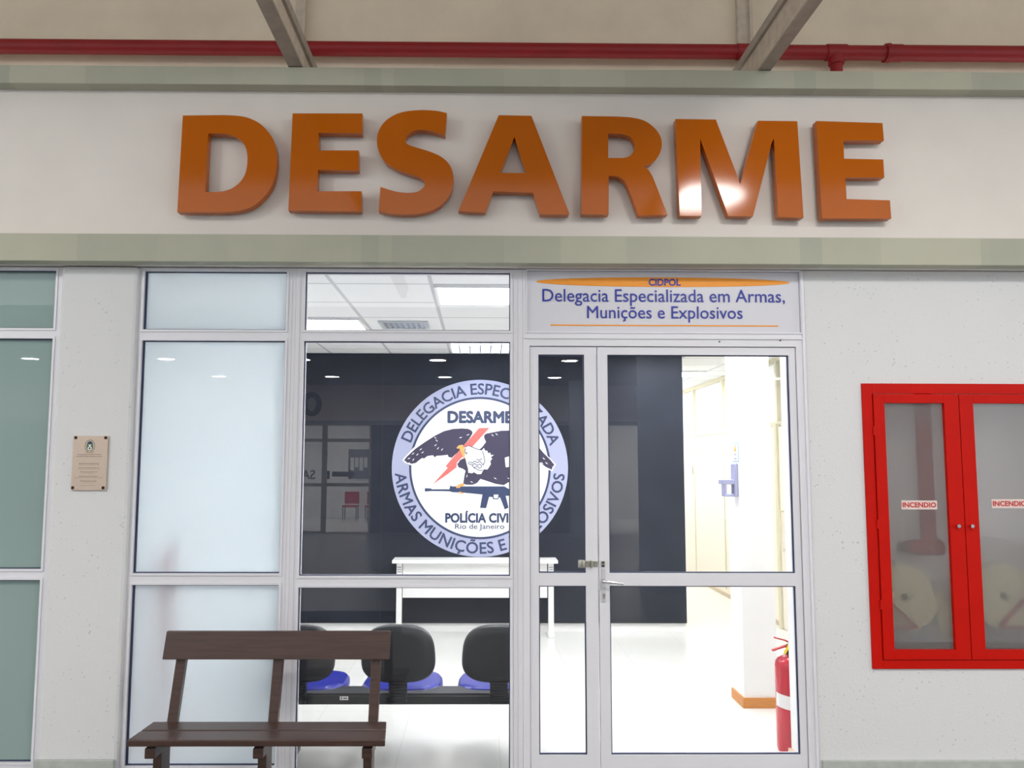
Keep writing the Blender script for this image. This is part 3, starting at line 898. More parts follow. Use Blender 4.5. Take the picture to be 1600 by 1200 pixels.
def rack(px0, py0, px1, py1, px2, py2, label):
    a, b, c = [at(u, v, 0.09) for u, v in ((px0, py0), (px1, py1), (px2, py2))]
    o = empty('hose_rack', (b.x, 0.09, b.z)); tag(o, label, 'rack', 'red hose racks in the fire cabinet')
    MB().bar(a, b, 0.012, 0.03, up=(0, 1, 0)).build('strut', M_PIPE, o)
    MB().bar(b, c, 0.012, 0.03, up=(0, 1, 0)).build('rail', M_PIPE, o)
rack(1385, 935, 1432, 980, 1386, 981, 'red sloping hose rack behind the left cabinet door')
rack(1610, 925, 1563, 980, 1612, 981, 'red sloping hose rack behind the right cabinet door')
tr = MB().box(ix0 + 0.012, ix1 - 0.012, 0.08, yb_ - 0.003, iz0 + 0.0105, iz0 + 0.055)  # dark slab standing for the shadowed, dark bottom of the cabinet
tr.build('bottom_shade', mat('cabinet_bottom_shade', (70, 68, 66), rough=0.7), cb)

# ------------------------------------------------------------------ wooden bench outside
bn = empty('wooden_bench', (-1.1, -0.45, 0))
tag(bn, 'dark brown wooden slatted bench in front of the frosted window', 'bench')
yf0, yr0 = -0.60, -0.28
zf, zr = 0.452, 0.438
fl, frr = at(199, 1138, yf0).x, at(602, 1144, yf0).x
rl, rr_ = at(240, 1112, yr0).x, at(604, 1118, yr0).x
ymid = (yf0 + yr0) / 2
lerp = lambda a, b, t: a + (b - a) * t
th = 0.03
def slat(t0, t1, name='seat_slat'):
    P = []
    for top in (0, 1):
        for t_, side_ in ((t0, 0), (t0, 1), (t1, 1), (t1, 0)):
            x_ = lerp(fl, rl, t_) if side_ == 0 else lerp(frr, rr_, t_)
            P.append((x_, lerp(yf0, yr0, t_), lerp(zf, zr, t_) - (0 if top else th)))
    MB().hexa(P).build(name, M_WOOD, bn, 0.005)
slat(0.0, 0.475); slat(0.525, 1.0)
yb0, yb1 = -0.235, -0.20          # backrest plank: lower and upper edge
zbb, zbt = Z(1029, yb0, 430), Z(985, yb1, 430)
bl, br = at(256, 1028, yb0).x, at(609, 1031, yb0).x
bl2, br2 = at(263, 983, yb1).x, at(611, 988, yb1).x
MB().hexa([(bl, yb0 - 0.025, zbb), (br, yb0 - 0.025, zbb), (br, yb0, zbb), (bl, yb0, zbb), (bl2, yb1 - 0.025, zbt), (br2, yb1 - 0.025, zbt), (br2, yb1, zbt), (bl2, yb1, zbt)]).build('back_plank', M_WOOD, bn, 0.004)
for pb, ptp in ((269, 284), (427, 434.5), (583, 587)):
    xb_ = at(pb, 1114, -0.285).x; xt_ = at(ptp, 1029, yb0 + 0.02).x
    MB().bar((xb_, -0.285, 0.39), (xt_ + 0.003, yb1 + 0.02, zbt - 0.03), 0.048, 0.042, up=(0, 1, 0)).build('upright', M_WOOD, bn, 0.004)
    xs_ = (xb_ + at(pb - 32 + (427 - pb) * -0.06, 1150, yf0 + 0.02).x) / 2
for px in (229, 398, 568):
    xs_ = at(px + 5, 1150, yf0 + 0.03).x
    MB().box(xs_ - 0.022, xs_ + 0.026, yf0 + 0.03, yr0 + 0.02, zr - th - 0.05, zr - th - 0.003).build('support_bar', M_WOOD, bn, 0.004)
for px in (248, 411, 575):
    xs_ = at(px, 1165, -0.46).x
    MB().box(xs_ - 0.02, xs_ + 0.02, -0.475, -0.36, 0.05, zr - th - 0.001).build('leg', M_WOOD, bn, 0.004)
    MB().box(xs_ - 0.02, xs_ + 0.02, -0.6, -0.2, 0.001, 0.05).build('foot', M_WOOD, bn, 0.004)

# ------------------------------------------------------------------ row of waiting chairs inside
wc = empty('waiting_chairs', (-0.5, 0.4, 0))
tag(wc, 'row of joined blue waiting chairs with black backs behind the clear window', 'chairs')
yk = 0.27
def superloop(cx, cz, hw, hz, n=40, e=3.0, taper=0.0):
    out = []
    for i in range(n):
        a = 2 * math.pi * i / n
        c, s = math.cos(a), math.sin(a)
        x = math.copysign(abs(c) ** (2 / e), c) * hw; z = math.copysign(abs(s) ** (2 / e), s) * hz
        out.append((cx + x * (1 + taper * (z / hz)), cz + z))
    return out
def cushion(loop_f, depths, axis, name, m, smooth=True):
    """stack of outline loops; each entry (scale, offset along the axis)"""
    vs = []; n = None
    for s, d in depths:
        l = loop_f(s); n = len(l)
        vs += [(x, d, z) if axis == 'y' else (x, z, d) for x, z in l]
    fs = []
    for i in range(len(depths) - 1):
        for k in range(n):
            a, b = i * n + k, i * n + (k + 1) % n
            fs.append((a, b, b + n, a + n))
    fs.append(tuple(range(n))[::-1]); fs.append(tuple(range(len(vs) - n, len(vs))))
    mb = MB().add(vs, fs)
    return mb
zbk0, zbk1 = Z(1067, yk, 650), Z(976, yk, 650)
for pxc in (465.5, 622.5, 779.5):
    xc_ = at(pxc, 1020, yk).x
    hw = abs(at(680, 1020, yk).x - at(565, 1020, yk).x) / 2; hz = (zbk1 - zbk0) / 2; cz_ = (zbk0 + zbk1) / 2
    lp = lambda s: superloop(xc_, cz_, hw * s, hz * s, 48, 2.9, -0.06)
    cushion(lp, [(0.70, yk - 0.032), (0.86, yk - 0.028), (0.95, yk - 0.016), (1.0, yk + 0.002), (1.0, yk + 0.012)], 'y', '', None).build('back_shell', M_PLASTIC, wc, smooth=True)
    cushion(lp, [(0.965, yk + 0.0125), (0.975, yk + 0.02), (0.95, yk + 0.045), (0.88, yk + 0.065), (0.7, yk + 0.07)], 'y', '', None).build('back_cushion', M_BLUE, wc, smooth=True)
    ys_ = yk + 0.33
    sw = abs(at(687, 1070, yk + 0.1).x - at(557, 1070, yk + 0.1).x) / 2
    ls = lambda s: superloop(xc_, ys_, sw * s, 0.235 * s, 48, 3.4, -0.03)
    cushion(ls, [(0.9, 0.352), (0.985, 0.362), (1.0, 0.382), (0.99, 0.402), (0.93, 0.419), (0.75, 0.425), (0.4, 0.417)], 'z', '', None).build('seat_cushion', M_BLUE, wc, smooth=True)
    cushion(ls, [(0.55, 0.325), (0.85, 0.329), (0.97, 0.343), (0.97, 0.3515)], 'z', '', None).build('seat_shell', M_PLASTIC, wc, smooth=True)
    # ribbed cover of the back bracket
    bm_ = MB()
    zz0, zz1 = Z(1099, yk, 640), zbk0 + 0.03
    nr = 9
    for k in range(nr):
        a = lerp(zz0, zz1, k / nr); b = lerp(zz0, zz1, (k + 0.62) / nr)
        bm_.box(xc_ - 0.05, xc_ + 0.05, yk - 0.022, yk + 0.03, a, b)
    bm_.box(xc_ - 0.043, xc_ + 0.043, yk - 0.014, yk + 0.028, zz0, zz1)
    bm_.build('back_bracket', M_PLASTIC, wc)
    MB().box(xc_ - 0.09, xc_ + 0.09, yk + 0.2, yk + 0.45, 0.3105, 0.3245).build('seat_plate', M_BEAM, wc)
ybm0, ybm1 = yk + 0.035, yk + 0.09
bx0, bx1 = at(420, 1090, ybm0).x, at(822, 1090, ybm0).x
zb0, zb1 = Z(1101, ybm0, 650), Z(1084, ybm0, 650)
MB().box(bx0, bx1, ybm0, ybm1, zb0, zb1 - 0.012).build('beam', M_BEAM, wc, 0.004)
MB().box(bx0 + 0.01, bx1 - 0.01, ybm0 + 0.01, yk + 0.2, zb1 - 0.0115, zb1).build('beam_cover', M_PLASTIC, wc)
sx = at(537.5, 1091, ybm0)
MB().box(sx.x - 0.024, sx.x + 0.024, ybm0 - 0.001, ybm0 - 0.0002, sx.z - 0.01, sx.z + 0.01).build('sticker', M_PAPER, wc)
st = MB()
st.box(sx.x - 0.018, sx.x - 0.010, ybm0 - 0.0016, ybm0 - 0.001, sx.z - 0.006, sx.z + 0.006)
st.box(sx.x - 0.004, sx.x + 0.018, ybm0 - 0.0016, ybm0 - 0.001, sx.z - 0.004, sx.z + 0.004)
st.build('sticker_print', M_GREY, wc)
for px in (447, 810):
    xl_ = at(px, 1150, yk + 0.06).x
    MB().bar((xl_, yk + 0.06, zb0 + 0.01), (xl_, yk + 0.06, 0.03), 0.05, 0.04, up=(0, 1, 0)).box(xl_ - 0.022, xl_ + 0.022, yk - 0.14, yk + 0.36, 0.0, 0.032).build('leg', M_BEAM, wc, 0.004)

# ------------------------------------------------------------------ desk
yd = 3.80
dk = empty('office_desk', (0, yd + 0.28, 0))
tag(dk, 'white office desk standing before the dark emblem wall', 'desk')
dx0, dx1 = at(612.5, 878, yd).x, at(872, 878, yd).x
zdt = Z(875.5, yd, 740)
MB().box(dx0, dx1, yd, yd + 0.27, zdt - 0.032, zdt).build('top', M_DESK, dk, 0.004)
for px in (623.5, 861):
    xl_ = at(px, 930, yd + 0.06).x
    MB().box(xl_ - 0.027, xl_ + 0.027, yd + 0.05, yd + 0.11, 0.03, zdt - 0.033).build('leg', M_DESK, dk, 0.004)
    MB().box(xl_ - 0.03, xl_ + 0.03, yd + 0.0, yd + 0.26, 0.0, 0.035).build('foot', M_DESK, dk, 0.008)
    sl = MB()
    for k in range(3):
        zk = zdt - 0.075 - k * 0.022
        sl.box(xl_ - 0.02, xl_ + 0.02, yd + 0.048, yd + 0.0499, zk - 0.004, zk + 0.004)
    sl.build('vent_slot', M_GREY, dk)
ax0, ax1 = at(629, 930, yd + 0.07).x, at(855, 930, yd + 0.07).x
MB().box(ax0, ax1, yd + 0.07, yd + 0.09, Z(934, yd + 0.07, 740), zdt - 0.033).build('modesty_panel', M_DESK, dk)

# ------------------------------------------------------------------ round emblem on the dark wall
YE = YB - 0.031
em = empty('wall_emblem', (at(750, 730, YE).x, YE, at(750, 866, YE).z))
tag(em, 'round lavender and white eagle emblem on the dark wall', 'emblem')
ec = at(750, 730.5, YE); ER = abs(at(887.5, 730.5, YE).x - ec.x); k_ = ER / 137.5
def Lp(i): return YE - 0.0012 - 0.0014 * i
def slab(outer, i, name, m, holes=()):
    return MB().poly(outer, Lp(i + 1), Lp(i) - 0.0001, holes).build(name, m, em)
circ = lambda r, n=96: arc(ec.x, ec.z, r, r, 0, 360 - 360 / n, n - 1)
slab(circ(ER), 0, 'ring', M_LAV)
slab(circ(110.5 * k_), 1, 'ring_line', M_NAVY)
slab(circ(107 * k_), 2, 'disc', M_WHITE)
t = MB(); text_arc(t, 'DELEGACIA ESPECIALIZADA', ec.x, ec.z, 123.5 * k_, 24.5 * k_, 161, 17.5, Lp(2.2), 0.018, True); t.build('ring_lettering', M_NAVY, em)
t = MB(); text_arc(t, 'ARMAS MUNIÇÕES E EXPLOSIVOS', ec.x, ec.z, 123.5 * k_, 24.5 * k_, 184, 356, Lp(2.2), 0.018, False); t.build('ring_lettering', M_NAVY, em)
t = MB(); px_text(t, 'DESARME', 699, 642, 801, 661.5, Lp(3.2), 0.05); t.build('lettering', M_NAVY, em)
t = MB(); px_text(t, 'POLÍCIA CIVIL', 695.5, 798, 804, 817, Lp(3.2), 0.045); t.build('lettering', M_NAVY, em)
t = MB(); px_text(t, 'Rio de Janeiro', 711, 818.5, 788, 829, Lp(3.2), 0.008); t.build('lettering', M_NAVY, em)
V = lambda pts: [(at(620 + a * 0.1417, 650 + b * 0.1417, YE).x, at(620 + a * 0.1417, 650 + b * 0.1417, YE).z) for a, b in pts]
slab(V([(62, 488), (85, 455), (190, 345), (300, 280), (330, 300), (300, 470), (215, 530), (155, 543), (110, 525), (95, 520)]), 3, 'wing_outline', M_WHITE)
slab(V([(1574, 340), (1610, 395), (1690, 465), (1755, 535), (1725, 580), (1715, 610), (1640, 580), (1574, 535)]), 3, 'wing_outline', M_WHITE)
lw = [(80, 490), (108, 452), (200, 366), (300, 295), (420, 218), (520, 168), (620, 143), (720, 137), (790, 143), (828, 164), (836, 190), (800, 250), (735, 330), (690, 400), (650, 420), (606, 460), (572, 452), (562, 427), (500, 435), (440, 438), (418, 456), (400, 432), (340, 440), (300, 470), (280, 462), (240, 492), (210, 518), (160, 528), (138, 512), (120, 520), (100, 500)]
slab(V(lw), 4, 'wing', M_EAGLE)
body = [(760, 455), (700, 485), (668, 532), (682, 566), (725, 580), (758, 602), (745, 665), (733, 745), (765, 757), (835, 758), (885, 738), (922, 693), (1000, 718), (1090, 748), (1180, 762), (1230, 730), (1290, 740), (1340, 700), (1380, 620), (1400, 560), (1440, 520), (1500, 500), (1574, 510), (1640, 560), (1708, 593), (1716, 560), (1738, 540), (1690, 480), (1620, 410), (1574, 358), (1470, 255), (1370, 185), (1260, 160), (1150, 163), (1060, 180), (985, 195), (962, 215), (966, 250), (985, 285), (940, 345), (900, 380), (800, 400)]
slab(V(body), 4, 'eagle_body', M_EAGLE)
sp_ = [(1190, 460), (1250, 440), (1280, 470), (1290, 520), (1250, 560), (1200, 565)]
slab(V(sp_), 5, 'speck', M_WHITE)
marks = [(425, 240, 0.7), (440, 272, 0.7), (428, 322, -0.6), (455, 356, -0.8), (500, 370, -0.8), (265, 368, -0.7), (285, 402, -0.6), (180, 415, -0.6), (228, 425, -0.7), (135, 468, -0.4), (183, 482, -0.9), (785, 208, -0.3), (705, 238, -0.2), (1055, 213, 0.8), (1100, 202, 0.8), (773, 662, -1.2), (825, 728, 0.5), (1085, 688, 0.6), (1232, 688, 0.5), (1620, 470, 0.7), (1650, 520, 0.7), (1600, 520, 0.7)]
for a, b, an in marks:
    c, s = math.cos(an), math.sin(an)
    q = [(a + u * c - v * s, b + u * s + v * c) for u, v in ((-20, 0), (0, -5), (20, -2), (0, 5))]
    MB().poly(V(q), Lp(6), Lp(5) - 0.0001).build('feather_mark', M_WHITE, em)
slab(V([(1185, 765), (1230, 725), (1260, 760), (1330, 800), (1300, 850), (1250, 815)]), 3, 'speck', M_WHITE)
slab(V([(908, 133), (1020, 131), (830, 342), (770, 430), (722, 452), (662, 512), (657, 566), (562, 640), (400, 750), (562, 572), (540, 552), (610, 470), (690, 380), (740, 325)]), 5, 'bolt', M_SALMON)
hd = [(748, 345), (790, 323), (840, 345), (900, 368), (940, 375), (960, 352), (975, 382), (1000, 385), (1006, 410), (1032, 405), (1034, 430), (1072, 428), (1036, 455), (1052, 470), (1030, 500), (1038, 530), (1000, 590), (960, 588), (930, 640), (890, 642), (850, 620), (830, 632), (788, 625), (785, 580), (768, 520), (752, 450)]
slab(V(hd), 6, 'head', M_WHITE)
ln = MB()
def stroke(pts, w=8, lv=7):
    for (a, b), (c, d) in zip(pts, pts[1:]):
        L = math.hypot(c - a, d - b); nx, ny = -(d - b) / L * w / 2, (c - a) / L * w / 2
        ln.poly(V([(a + nx, b + ny), (c + nx, d + ny), (c - nx, d - ny), (a - nx, b - ny)]), Lp(lv + 1), Lp(lv) - 0.0001)
stroke([(752, 345), (790, 325), (840, 347), (900, 370), (942, 377)])
stroke([(757, 355), (752, 395), (770, 425)]); stroke([(755, 405), (785, 410)])
stroke([(945, 385), (960, 440), (970, 500), (950, 545)])
for pts in ([(800, 500), (830, 520), (860, 495), (890, 515), (920, 500), (950, 540)], [(830, 545), (860, 520), (880, 545), (915, 530), (940, 555)], [(850, 570), (890, 555), (910, 578), (940, 560)], [(785, 510), (800, 530), (830, 540), (850, 570), (910, 600), (950, 600)], [(880, 475), (905, 490), (940, 470)]):
    stroke(pts)
ln.build('feather_line', M_NAVY, em)
slab(V([(657, 352), (680, 326), (720, 316), (746, 335), (750, 420), (746, 478), (722, 432), (702, 388), (690, 356), (672, 362)]), 7, 'beak', M_PEACH)
slab(V(arc(740, 338, 6, 6, 0, 330, 11)), 8, 'eye', M_NAVY)
slab(V([(310, 796), (380, 799), (386, 808), (580, 808), (590, 767), (612, 776), (1185, 776), (1250, 814), (1310, 850), (1520, 862), (1520, 965), (1440, 968), (1330, 892), (1250, 880), (1200, 880), (1232, 1010), (1190, 1030), (1142, 905), (1125, 893), (1120, 918), (1062, 918), (1058, 892), (1018, 890), (985, 1015), (918, 1012), (945, 865), (900, 860), (720, 842), (610, 838), (585, 828), (380, 826), (310, 832)]), 5, 'rifle', M_NAVY)
slab(V([(1068, 866), (1120, 866), (1114, 908), (1070, 908)]), 6, 'speck', M_WHITE)
slab(V([(650, 775), (690, 750), (735, 742), (748, 752), (738, 770), (705, 778), (690, 795), (672, 790), (662, 798)]), 6, 'claw', M_PEACH)
slab(V([(690, 830), (712, 838), (738, 848), (728, 856), (705, 858), (692, 846)]), 6, 'claw', M_PEACH)

# ------------------------------------------------------------------ fire extinguisher behind the door
ye = 0.60
xe = at(1213, 1100, ye).x + 0.088
ex = empty('fire_extinguisher', (xe, ye, 0))
tag(ex, 'red fire extinguisher on the office floor at the right edge of the door', 'fire extinguisher')
ze = Z(1024, ye, 1230)
er = 0.087
prof = [(0.001, 0.0), (er - 0.02, 0.0), (er - 0.005, 0.006), (er, 0.025), (er, ze - 0.06), (er - 0.005, ze - 0.035), (er - 0.02, ze - 0.015), (er - 0.045, ze - 0.002), (0.025, ze + 0.006), (0.001, ze + 0.006)]
MB().lathe(prof, (xe, ye, 0), 40).build('cylinder', M_EXT, ex, smooth=True)
MB().lathe([(0.001, 0), (0.02, 0), (0.02, 0.05), (0.015, 0.06), (0.001, 0.06)], (xe, ye, ze + 0.006), 20).build('valve', M_BLACK, ex, smooth=True)
zv_ = ze + 0.06
MB().bar((xe + 0.01, ye, zv_), (xe - 0.03, ye, zv_ - 0.006), 0.022, 0.012).bar((xe - 0.03, ye, zv_ - 0.006), (xe - 0.105, ye, zv_ - 0.03), 0.024, 0.01).build('carry_handle', M_EXT, ex, 0.002)
MB().bar((xe + 0.01, ye, zv_ + 0.012), (xe - 0.025, ye, zv_ + 0.03), 0.022, 0.01).bar((xe - 0.025, ye, zv_ + 0.03), (xe - 0.09, ye, zv_ + 0.046), 0.022, 0.008).build('lever', M_EXT, ex, 0.002)
MB().bar((xe - 0.005, ye - 0.022, zv_ + 0.01), (xe - 0.04, ye - 0.028, zv_ - 0.045), 0.02, 0.008).build('safety_seal', M_YELLOW, ex, 0.002)
# paper label wrapped on the cylinder
lbv = []; n = 14
zl_0, zl_1 = Z(1101, ye, 1225), Z(1080, ye, 1225)
for zz in (zl_0, zl_1):
    for i in range(n + 1):
        a = R(184 + 68 * i / n)
        lbv.append((xe + (er + 0.0008) * math.cos(a), ye + (er + 0.0008) * math.sin(a), zz - 0.012 * i / n))
MB().add(lbv, [(i, i + 1, i + n + 2, i + n + 1) for i in range(n)]).build('paper_label', M_PAPER, ex, smooth=True)

# ------------------------------------------------------------------ gel dispenser and notice on the column
def side_pt(px, py):
    """point on the column's left face"""
    d = CAM_ROT @ Vector(((px - CX) / FPX, -(py - CY) / FPX, -1.0))
    t = (xc0 - CAM_LOC.x) / d.x
    return CAM_LOC + d * t
a, b = side_pt(1145, 692), side_pt(1155, 722)
nt_ = empty('notice_card', (xc0, (a.y + b.y) / 2, b.z)); tag(nt_, 'small pale blue notice with orange symbol on the white column', 'notice')
MB().box(xc0 - 0.004, xc0 - 0.0005, b.y, a.y, b.z, a.z).build('card', mat('notice_blue', (150, 178, 206), rough=0.5), nt_)
ym, hgt = (a.y + b.y) / 2, a.z - b.z
MB().box(xc0 - 0.0052, xc0 - 0.004, b.y + 0.012, a.y - 0.012, b.z + 0.01, a.z - 0.01).build('card_face', M_PAPER, nt_)
tri = MB(); zc = b.z + hgt * 0.72
tri.add([(xc0 - 0.006, ym - 0.03, zc - 0.025), (xc0 - 0.006, ym + 0.03, zc - 0.025), (xc0 - 0.006, ym, zc + 0.035)], [(0, 1, 2)])
tri.build('symbol', M_SIGNOR, nt_)
MB().box(xc0 - 0.0062, xc0 - 0.0053, ym - 0.03, ym + 0.03, b.z + hgt * 0.36, b.z + hgt * 0.42).box(xc0 - 0.0062, xc0 - 0.0053, ym - 0.03, ym + 0.03, b.z + hgt * 0.14, b.z + hgt * 0.2).build('symbol_line', M_GREY, nt_)
a, b = side_pt(1148, 724), side_pt(1153, 776)
ds = empty('soap_dispenser', (xc0, (a.y + b.y) / 2, b.z)); tag(ds, 'grey wall bracket of a hand gel dispenser on the white column', 'dispenser')
ym = (a.y + b.y) / 2
MB().box(xc0 - 0.028, xc0 - 0.0005, ym - 0.05, ym + 0.045, b.z, a.z).build('back_plate', M_DISP, ds, 0.008)
zm = lerp(b.z, a.z, 0.42)
MB().box(xc0 - 0.12, xc0 - 0.0285, ym - 0.045, ym + 0.045, zm - 0.012, zm + 0.022).build('push_lever', M_DISP, ds, 0.005)
MB().box(xc0 - 0.10, xc0 - 0.0285, ym - 0.045, ym + 0.045, b.z, b.z + 0.018).build('cup_holder', M_DISP, ds, 0.005)
MB().box(xc0 - 0.10, xc0 - 0.082, ym - 0.04, ym + 0.04, b.z + 0.0185, zm - 0.0125).build('strut', M_DISP, ds, 0.003)
# light switch on the partition
ysw = 1300 * XP / (1081 - 751) - 4.55
thing('light_switch', MB().box(XP - 0.03, XP - 0.013, ysw - 0.06, ysw + 0.06, 1.55, 1.68), M_WHITE, 'small white light switch on the beige corridor partition', 'switch', bevel=0.004)

# ------------------------------------------------------------------ office ceiling lights and air outlet
def tile(ix, iy): return -0.944 + 0.625 * ix + 0.013, -0.944 + 0.625 * (ix + 1) - 0.013, 0.68 + 0.62 * iy + 0.013, 0.68 + 0.62 * (iy + 1) - 0.013
G_LIGHT = 'square ceiling lights of the office'
proto = None
def ceiling_light(ix, iy, label, louvre=False):
    a, b, c, d = tile(ix, iy)
    o = empty('ceiling_light', ((a + b) / 2, (c + d) / 2, CEIL - 0.02)); tag(o, label, 'ceiling light', G_LIGHT)
    f = MB()
    for q in ((a, a + 0.02, c, d), (b - 0.02, b, c, d), (a + 0.02, b - 0.02, c, c + 0.02), (a + 0.02, b - 0.02, d - 0.02, d)):
        f.box(q[0], q[1], q[2], q[3], CEIL - 0.02, CEIL - 0.001)
    f.build('frame', M_WHITE, o)
    MB().box(a + 0.02, b - 0.02, c + 0.02, d - 0.02, CEIL - 0.008, CEIL - 0.002).build('diffuser', M_LIGHT, o)
    if louvre:
        lv = MB()
        for k in range(1, 8):
            y_ = lerp(c, d, k / 8); lv.box(a + 0.02, b - 0.02, y_ - 0.004, y_ + 0.004, CEIL - 0.045, CEIL - 0.0085)
        for k in range(1, 6):
            x_ = lerp(a, b, k / 6); lv.box(x_ - 0.006, x_ + 0.006, c + 0.02, d - 0.02, CEIL - 0.05, CEIL - 0.0085)
        lv.build('louvre', M_LOUVRE, o)
    return o
ceiling_light(1, 0, 'glaring square ceiling light at the right of the clear top pane')
ceiling_light(-1, 2, 'square ceiling light at the left edge of the clear top pane')
ceiling_light(1, 4, 'ceiling light with a metal grid just above the dark wall', True)
for ix, iy in ((4, 0), (4, 2), (4, 4), (3, 1), (3, 6), (5, 8), (5, 11), (5, 14), (5, 17)):  # unseen lights, added to brighten the office and corridor
    ceiling_light(ix, iy, 'unseen square ceiling light added to brighten the office beyond the door')
yv0 = 0.68 + 0.62 * 2 + 0.14
vn = empty('air_vent', (-0.63, yv0 + 0.17, CEIL - 0.02)); tag(vn, 'grey metal air vent with slanted blades in the office ceiling', 'air vent')
f = MB(); frame = [(-0.83, -0.79, yv0, yv0 + 0.36), (-0.47, -0.43, yv0, yv0 + 0.36), (-0.79, -0.47, yv0, yv0 + 0.04), (-0.79, -0.47, yv0 + 0.32, yv0 + 0.36)]
for q in frame: f.box(q[0], q[1], q[2], q[3], CEIL - 0.014, CEIL - 0.001)
f.build('frame', mat('vent_grey', (196, 201, 206), rough=0.45), vn)
MB().box(-0.79, -0.47, yv0 + 0.04, yv0 + 0.32, CEIL - 0.003, CEIL - 0.001).build('throat', mat('vent_dark', (158, 164, 170), rough=0.6), vn)
for k in range(7):
    x_ = -0.77 + k * 0.045
    MB().hexa([(x_, yv0 + 0.045, CEIL - 0.014), (x_ + 0.004, yv0 + 0.045, CEIL - 0.014), (x_ + 0.004, yv0 + 0.315, CEIL - 0.014), (x_, yv0 + 0.315, CEIL - 0.014),
               (x_ + 0.02, yv0 + 0.045, CEIL - 0.0035), (x_ + 0.024, yv0 + 0.045, CEIL - 0.0035), (x_ + 0.024, yv0 + 0.315, CEIL - 0.0035), (x_ + 0.02, yv0 + 0.315, CEIL - 0.0035)]).build('blade', M_LOUVRE, vn)

# something red standing against the frosted pane
px_ = at(262, 870, 0.13)
rd = MB().hexa([(px_.x - 0.05, 0.24, 0.02), (px_.x + 0.03, 0.24, 0.02), (px_.x + 0.03, 0.27, 0.02), (px_.x - 0.05, 0.27, 0.02),
                (px_.x - 0.03, 0.13, px_.z - 0.02), (px_.x + 0.045, 0.13, px_.z + 0.10), (px_.x + 0.045, 0.145, px_.z + 0.10), (px_.x - 0.03, 0.145, px_.z - 0.02)])
thing('folder_board', rd, mat('dusty_red', (206, 70, 60), rough=0.6), 'dusty red board leaning behind the frosted window', 'board')

# ------------------------------------------------------------------ hall behind the viewer (seen mirrored in the glass)
def high_bay(x, y, z, label):
    o = empty('pendant_lamp', (x, y, z)); tag(o, label, 'lamp', 'round pendant lamps of the hall')
    MB().lathe([(0.42, 0.0), (0.40, 0.05), (0.2, 0.22), (0.09, 0.3), (0.05, 0.32)], (x, y, z), 32).build('reflector', mat('lamp_shell', (150, 150, 150), rough=0.4), o, smooth=True)
    MB().lathe([(0.001, -0.004), (0.40, -0.004), (0.40, -0.001), (0.001, -0.001)], (x, y, z), 32).build('diffuser', M_LAMP, o)
    MB().tube([(x, y, z + 0.3), (x, y, 5.4)], 0.012, 8).build('rod', M_STEEL, o)
high_bay(2.12, -3.4, 4.26, 'round white pendant lamp hanging before the letter M')
high_bay(-4.2, -3.4, 4.26, 'round white pendant lamp hanging before the left window')
high_bay(8.4, -3.4, 4.26, 'round white pendant lamp hanging far along the right wall')
for yy in (-7.2, -10.6, -13.7):
    for xx in (-10.8, -8.3, -5.8, -3.3, -0.8, 1.65, 4.1, 6.6):
        o = empty('downlight', (xx, yy, 3.6)); tag(o, 'round recessed downlight in the low hall ceiling, mirrored in the glass', 'downlight', 'round downlights of the low hall ceiling')
        MB().lathe([(0.15, -0.009), (0.175, -0.009), (0.18, -0.001), (0.15, -0.001)], (xx, yy, 3.6), 24, caps=False).build('ring', M_WHITE, o)
        MB().lathe([(0.001, -0.006), (0.149, -0.006), (0.149, -0.0015), (0.001, -0.0015)], (xx, yy, 3.6), 24).build('diffuser', M_DOWN, o)
YO = -15.7
struct('wall_opposite_fascia', MB().box(-12, 12, YO - 0.3, YO - 0.001, 2.7, 3.6), M_HALLWALL)
struct('trim_3', MB().box(-12, 12, YO - 0.0005, YO + 0.06, 2.62, 2.72), mat('band_grey', (150, 156, 160), rough=0.5))
ow = MB()
DK = mat('opposite_dark', (70, 66, 70), rough=0.6)
ox = lambda px: (px - 751) / 1300 * 20.3
a0, a1 = ox(470), ox(580)
ow.box(-12, a0, YO - 0.3, YO - 0.001, 0, 2.699); ow.box(a1, 2.2, YO - 0.3, YO - 0.001, 0, 2.699); ow.box(6.6, 12, YO - 0.3, YO - 0.001, 0, 2.699)
struct('wall_opposite', ow, DK)
od = empty('door_3', ((a0 + a1) / 2, YO, 0), 'structure')
f = MB(); xm_ = ox(507)
frame_cells(f, a0, a1, 0, 2.699, [(a0 + 0.05, xm_ - 0.06, 0.05, 1.12), (a0 + 0.05, xm_ - 0.06, 1.2, 2.2), (a0 + 0.05, xm_ - 0.06, 2.28, 2.6), (xm_ + 0.06, a1 - 0.05, 0.02, 1.12), (xm_ + 0.06, a1 - 0.05, 1.2, 2.2), (xm_ + 0.06, a1 - 0.05, 2.28, 2.6)], YO - 0.08, YO - 0.002)
f.build('frame', M_STEEL, od)
# lit room across the hall
struct('floor_opposite', MB().box(-6, 8, -21, YO - 0.3, -0.1, 0), M_FLOOR)
struct('wall_opposite_room', MB().box(-6, 8, -21.1, -21, 0, 2.9), M_OFFICE)
struct('ceiling_opposite', MB().box(-6, 8, -21, YO - 0.3, 2.9, 3.0), M_WHITE)
for lx, ly in ((-3.2, -19), (-4.6, -18), (4.3, -18), (5.5, -19.5)):
    o = empty('strip_light', (lx, ly, 2.88)); tag(o, 'long strip light in the room across the hall, mirrored in the glass', 'strip light', 'strip lights across the hall')
    MB().box(lx - 0.6, lx + 0.6, ly - 0.09, ly + 0.09, 2.86, 2.899).build('diffuser', mat('strip_white', (255, 252, 245), emit=110.0), o)
